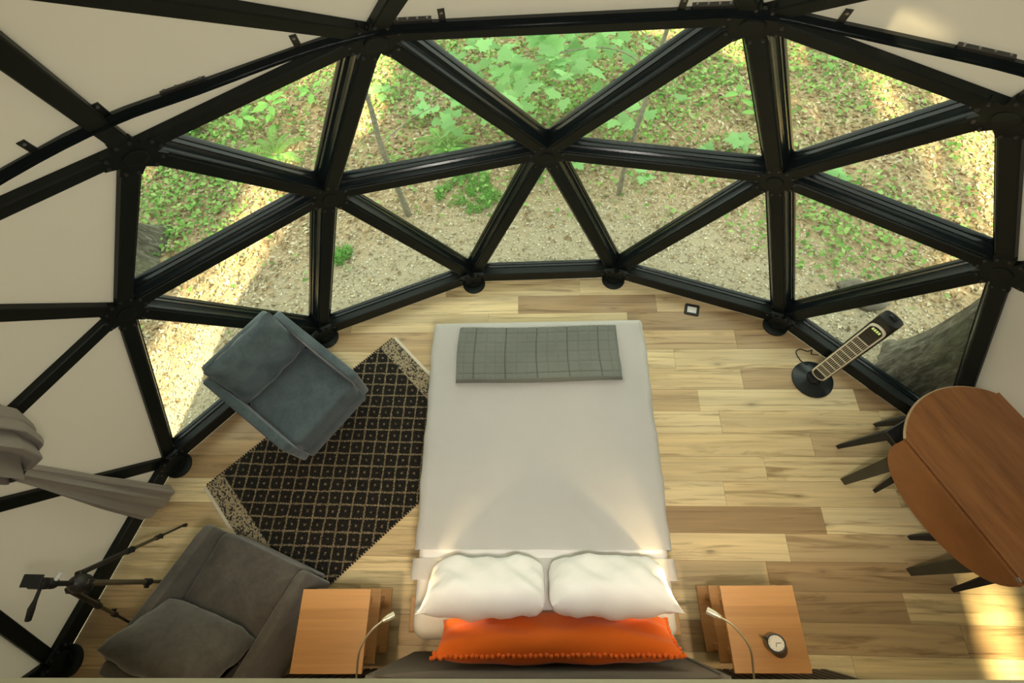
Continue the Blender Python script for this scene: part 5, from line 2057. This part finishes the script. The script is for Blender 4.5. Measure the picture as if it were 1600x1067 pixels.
SEEDS = [
    ((-3.01, 4.85), 7, 0.17, 0.28, False, 'tall seedling with pointed oval leaves beyond the far left upper window'),
    ((-3.35, 4.75), 6, 0.16, 0.22, False, 'seedling with oval leaves near the far left frame corner, beside the taller seedling'),
    ((-2.62, 5.15), 5, 0.15, 0.25, False, 'seedling with drooping oval leaves near the top of the far left upper window'),
    ((-4.02, 4.75), 6, 0.15, 0.15, True, 'low lobed seedling at the far left strut, beyond the ferns'),
    ((-1.80, 5.15), 6, 0.15, 0.2, True, 'lobed seedling behind the slender bare sapling in the sunny litter'),
    ((-0.85, 4.95), 7, 0.15, 0.25, True, 'lobed seedling between the slender sapling and the maple crown'),
    ((-1.0, 5.55), 6, 0.16, 0.25, True, 'lobed seedling near the top left of the middle window'),
    ((2.26, 4.85), 5, 0.15, 0.25, False, 'seedling with oval leaves left of the upright frame bar, upper of two'),
    ((2.40, 4.62), 4, 0.16, 0.25, False, 'seedling with oval leaves left of the upright frame bar, lower of two'),
    ((2.16, 4.25), 6, 0.15, 0.18, True, 'bright lobed seedling above the hub on the right of the middle windows'),
    ((1.80, 4.12), 5, 0.13, 0.14, True, 'small lobed seedling on bare litter right of the maple sapling stem'),
    ((1.12, 3.82), 3, 0.13, 0.10, True, 'tiny lobed seedling at the foot of the maple sapling'),
    ((3.02, 3.70), 6, 0.14, 0.16, True, 'lobed seedling below the right window strut, beside the green groundcover'),
    ((3.40, 5.55), 4, 0.14, 0.16, False, 'seedling with oval leaves at the top of the right upper window'),
    ((0.42, 4.02), 5, 0.13, 0.10, True, 'lobed seedling just behind the central window hub'),
    ((-1.28, 4.85), 5, 0.14, 0.16, True, 'lobed seedling behind the middle ferns'),
]
for k, ((x, y), n, s, h, ml, lab) in enumerate(SEEDS):
    seedling(lab, x, y, n, s, h, 20 + k, ml)


# ferns: each frond a part
def frond_mesh(L, seed):
    vs, fs = [], []
    n = 26
    r = random.Random(seed)
    for k in range(n):
        f = (k + 0.5) / n
        y = L * f; z = 0.30 * L * math.sin(f * 2.4) - 0.10 * L * f * f
        w = 0.21 * L * math.sin(math.pi * (0.12 + 0.88 * f)) ** 0.8 * (1 - 0.25 * f)
        for s in (1, -1):
            b = len(vs)
            d = L / n * 0.36
            tip = 0.35 * w
            vs += [(0, y - d, z), (s * w * 0.5, y - d * 0.8 + tip * 0.4, z - 0.02), (s * w, y + tip, z - 0.05 * L), (s * w * 0.5, y + d * 1.0 + tip * 0.4, z - 0.02), (0, y + d, z)]
            fs.append([b, b + 1, b + 2, b + 3, b + 4] if s > 0 else [b + 4, b + 3, b + 2, b + 1, b])
    for k in range(n):
        pass
    b = len(vs)
    for k in range(9):
        f = k / 8
        y = L * f; z = 0.30 * L * math.sin(f * 2.4) - 0.10 * L * f * f + 0.003
        vs += [(-0.004, y, z), (0.004, y, z)]
    for k in range(8):
        fs.append([b + 2 * k, b + 2 * k + 1, b + 2 * k + 3, b + 2 * k + 2])
    me = mesh_from('frond', vs, fs)
    me.materials.append(M['fern'])
    return me


FR = [frond_mesh(0.48, 1), frond_mesh(0.40, 2)]


def fern(label, x, y, n, a0, a1, s):
    t = thing('fern', label, 'fern', (x, y, float(gz(x, y)) - 0.01))
    for k in range(n):
        o = link('frond', FR[k % 2], None, t)
        a = a0 + (a1 - a0) * (k + 0.5) / n + random.uniform(-0.12, 0.12)
        o.rotation_euler = (random.uniform(-0.1, 0.15), random.uniform(-0.15, 0.15), a - math.pi / 2)
        ss = s * random.uniform(0.85, 1.15)
        o.scale = (ss, ss, ss)
    return t


fern('bright fern with spread fronds beyond the far left upper window', -2.95, 4.34, 9, 0, 6.28, 0.84)
fern('small fern in the corner by the strut, right of the bright fern', -2.33, 4.28, 7, 0, 6.28, 0.42)
fern('wide pale fern just above the strut below the slender sapling', -0.98, 4.40, 10, 0, 6.28, 0.88)
fern('small fern beside the slender sapling stem', -1.62, 4.22, 7, 0, 6.28, 0.36)

# rocks, fallen branch
rk = bmesh.new()
bmesh.ops.create_icosphere(rk, subdivisions=3, radius=0.17)
for v in rk.verts:
    v.co = Vector((v.co.x * 1.25, v.co.y * 0.85, v.co.z * 0.55)) * (1 + 0.16 * fbm(v.co.x * 14, v.co.y * 14 + v.co.z * 9, 3))
o = obj('rock', rk, M['rock'], None, True)
o.location = (2.93, 2.38, GZ + 0.02); o.rotation_euler = (0, 0, -0.5)
tag(o, 'dark rock in the gravel just beyond the tower heater', 'rock')
bm = bmesh.new()
add_tube(bm, smooth_path([(-3.92, 4.42, 0), (-3.78, 4.44, 0.02), (-3.66, 4.43, 0.015)], 5), [0.008] * 10 + [0.005], 6)
add_tube(bm, smooth_path([(-3.84, 4.45, 0.02), (-3.80, 4.36, 0.015), (-3.82, 4.24, 0.005)], 5), 0.005, 6)
o = obj('fallen_twig', bm, M['binding'], None, True); o.location = (0, 0, GZ + 0.03)
tag(o, 'pale forked twig lying on the litter at the far left window corner', 'twig')

# ------------------------------------------------------------------ the wood behind the dome, which shades all but a few streaks
GAPS = [  # corridors through the leaves: quads on the ground that the low sun reaches
    [(3.84, 6.2), (4.12, 6.2), (4.04, 4.4), (3.88, 4.4)], [(4.07, 4.5), (4.19, 4.5), (4.05, 2.7), (3.92, 2.7)], [(4.60, 5.0), (6.2, 5.0), (5.8, 2.3), (4.25, 2.6)],
    [(-2.22, 6.7), (-1.74, 6.7), (-1.82, 4.8), (-2.08, 4.6)], [(-2.98, 4.4), (-2.72, 4.4), (-3.02, 1.0), (-3.72, 1.0)], [(-1.98, 4.5), (-1.90, 4.5), (-2.2, 3.2), (-2.28, 3.2)],
    [(2.95, 0.14), (3.14, 0.14), (3.02, -1.2), (2.82, -1.2)], [(1.25, 8.0), (2.7, 8.0), (2.7, 5.80), (1.25, 5.80)],
]
STRAY = [0.0, 0.02, 0.0, 0.02, 0.035, 0.05, 0.0, 0.0]     # a few leaves still hang in some corridors


def in_poly(px, py, poly):
    k = np.zeros(len(px), bool)
    n = len(poly)
    for i in range(n):
        x1, y1 = poly[i]; x2, y2 = poly[(i + 1) % n]
        c = ((y1 > py) != (y2 > py)) & (px < (x2 - x1) * (py - y1) / (y2 - y1 + 1e-12) + x1)
        k ^= c
    return k


nl = 64000
lx = rng.uniform(-11, 9.5, nl); ly = rng.uniform(-10.5, -6.5, nl); lz = rng.uniform(-0.1, 11.0, nl)
tt = (lz - GZ) / (-SUN_DIR.z)
gx, gy = lx + SUN_DIR.x * tt, ly + SUN_DIR.y * tt
open_ = np.zeros(nl, bool)
for g, stray in zip(GAPS, STRAY):
    keep = rng.uniform(0, 1, nl) >= stray
    open_ |= in_poly(gx, gy, g) & keep
    cx, cy = np.mean([p[0] for p in g]), np.mean([p[1] for p in g])
    big = [(cx + (p[0] - cx) * 1.0 + 0.07 * np.sign(p[0] - cx), cy + (p[1] - cy) * 1.0 + 0.1 * np.sign(p[1] - cy)) for p in g]
    open_ |= in_poly(gx, gy, big) & keep
k = ~open_
lx, ly, lz = lx[k], ly[k], lz[k]
n = len(lx)
c = litter_cols(n, [(0.10, 0.24, 0.05), (0.14, 0.30, 0.06), (0.08, 0.18, 0.04)])
q = rng.normal(size=(n, 3)); q /= np.linalg.norm(q, axis=1, keepdims=True)
h = np.cross(q, rng.normal(size=(n, 3))); h /= np.linalg.norm(h, axis=1, keepdims=True)
s = rng.uniform(0.12, 0.22, n)[:, None]
P0 = np.stack([lx, ly, lz], -1)
V = np.stack([P0 - q * s, P0 - h * s * 0.6, P0 + q * s, P0 + h * s * 0.6], 1).reshape(-1, 3)
F = np.arange(4 * n).reshape(-1, 4)
TX = [(-8.5, -7.4), (-5.0, -9.6), (-1.5, -7.4), (2.2, -9.6), (6.5, -7.4)]
XB = [-12, -6.75, -3.25, 0.35, 4.35, 12]
COLS = c
for k, (x, y) in enumerate(TX):
    t = tree('forest_tree', ['tall tree at the left end of the wood behind the dome', 'tall tree second from the left in the wood behind the dome', 'tall tree in the middle of the wood behind the dome', 'tall tree second from the right in the wood behind the dome', 'tall tree at the right end of the wood behind the dome'][k], x, y, 0.2, 0.14, 10.5, 0.15, k * 1.7)
    sel = (lx > XB[k] - 0.35) & (lx < XB[k + 1] + 0.35) & ((ly > -8.32) if k % 2 == 0 else (ly < -8.78))
    Vk = V.reshape(-1, 4, 3)[sel].reshape(-1, 3) - np.array(t.location)
    soup('foliage', Vk, np.arange(len(Vk)).reshape(-1, 4), np.repeat(COLS[sel], 4, 0), M['green'], t)
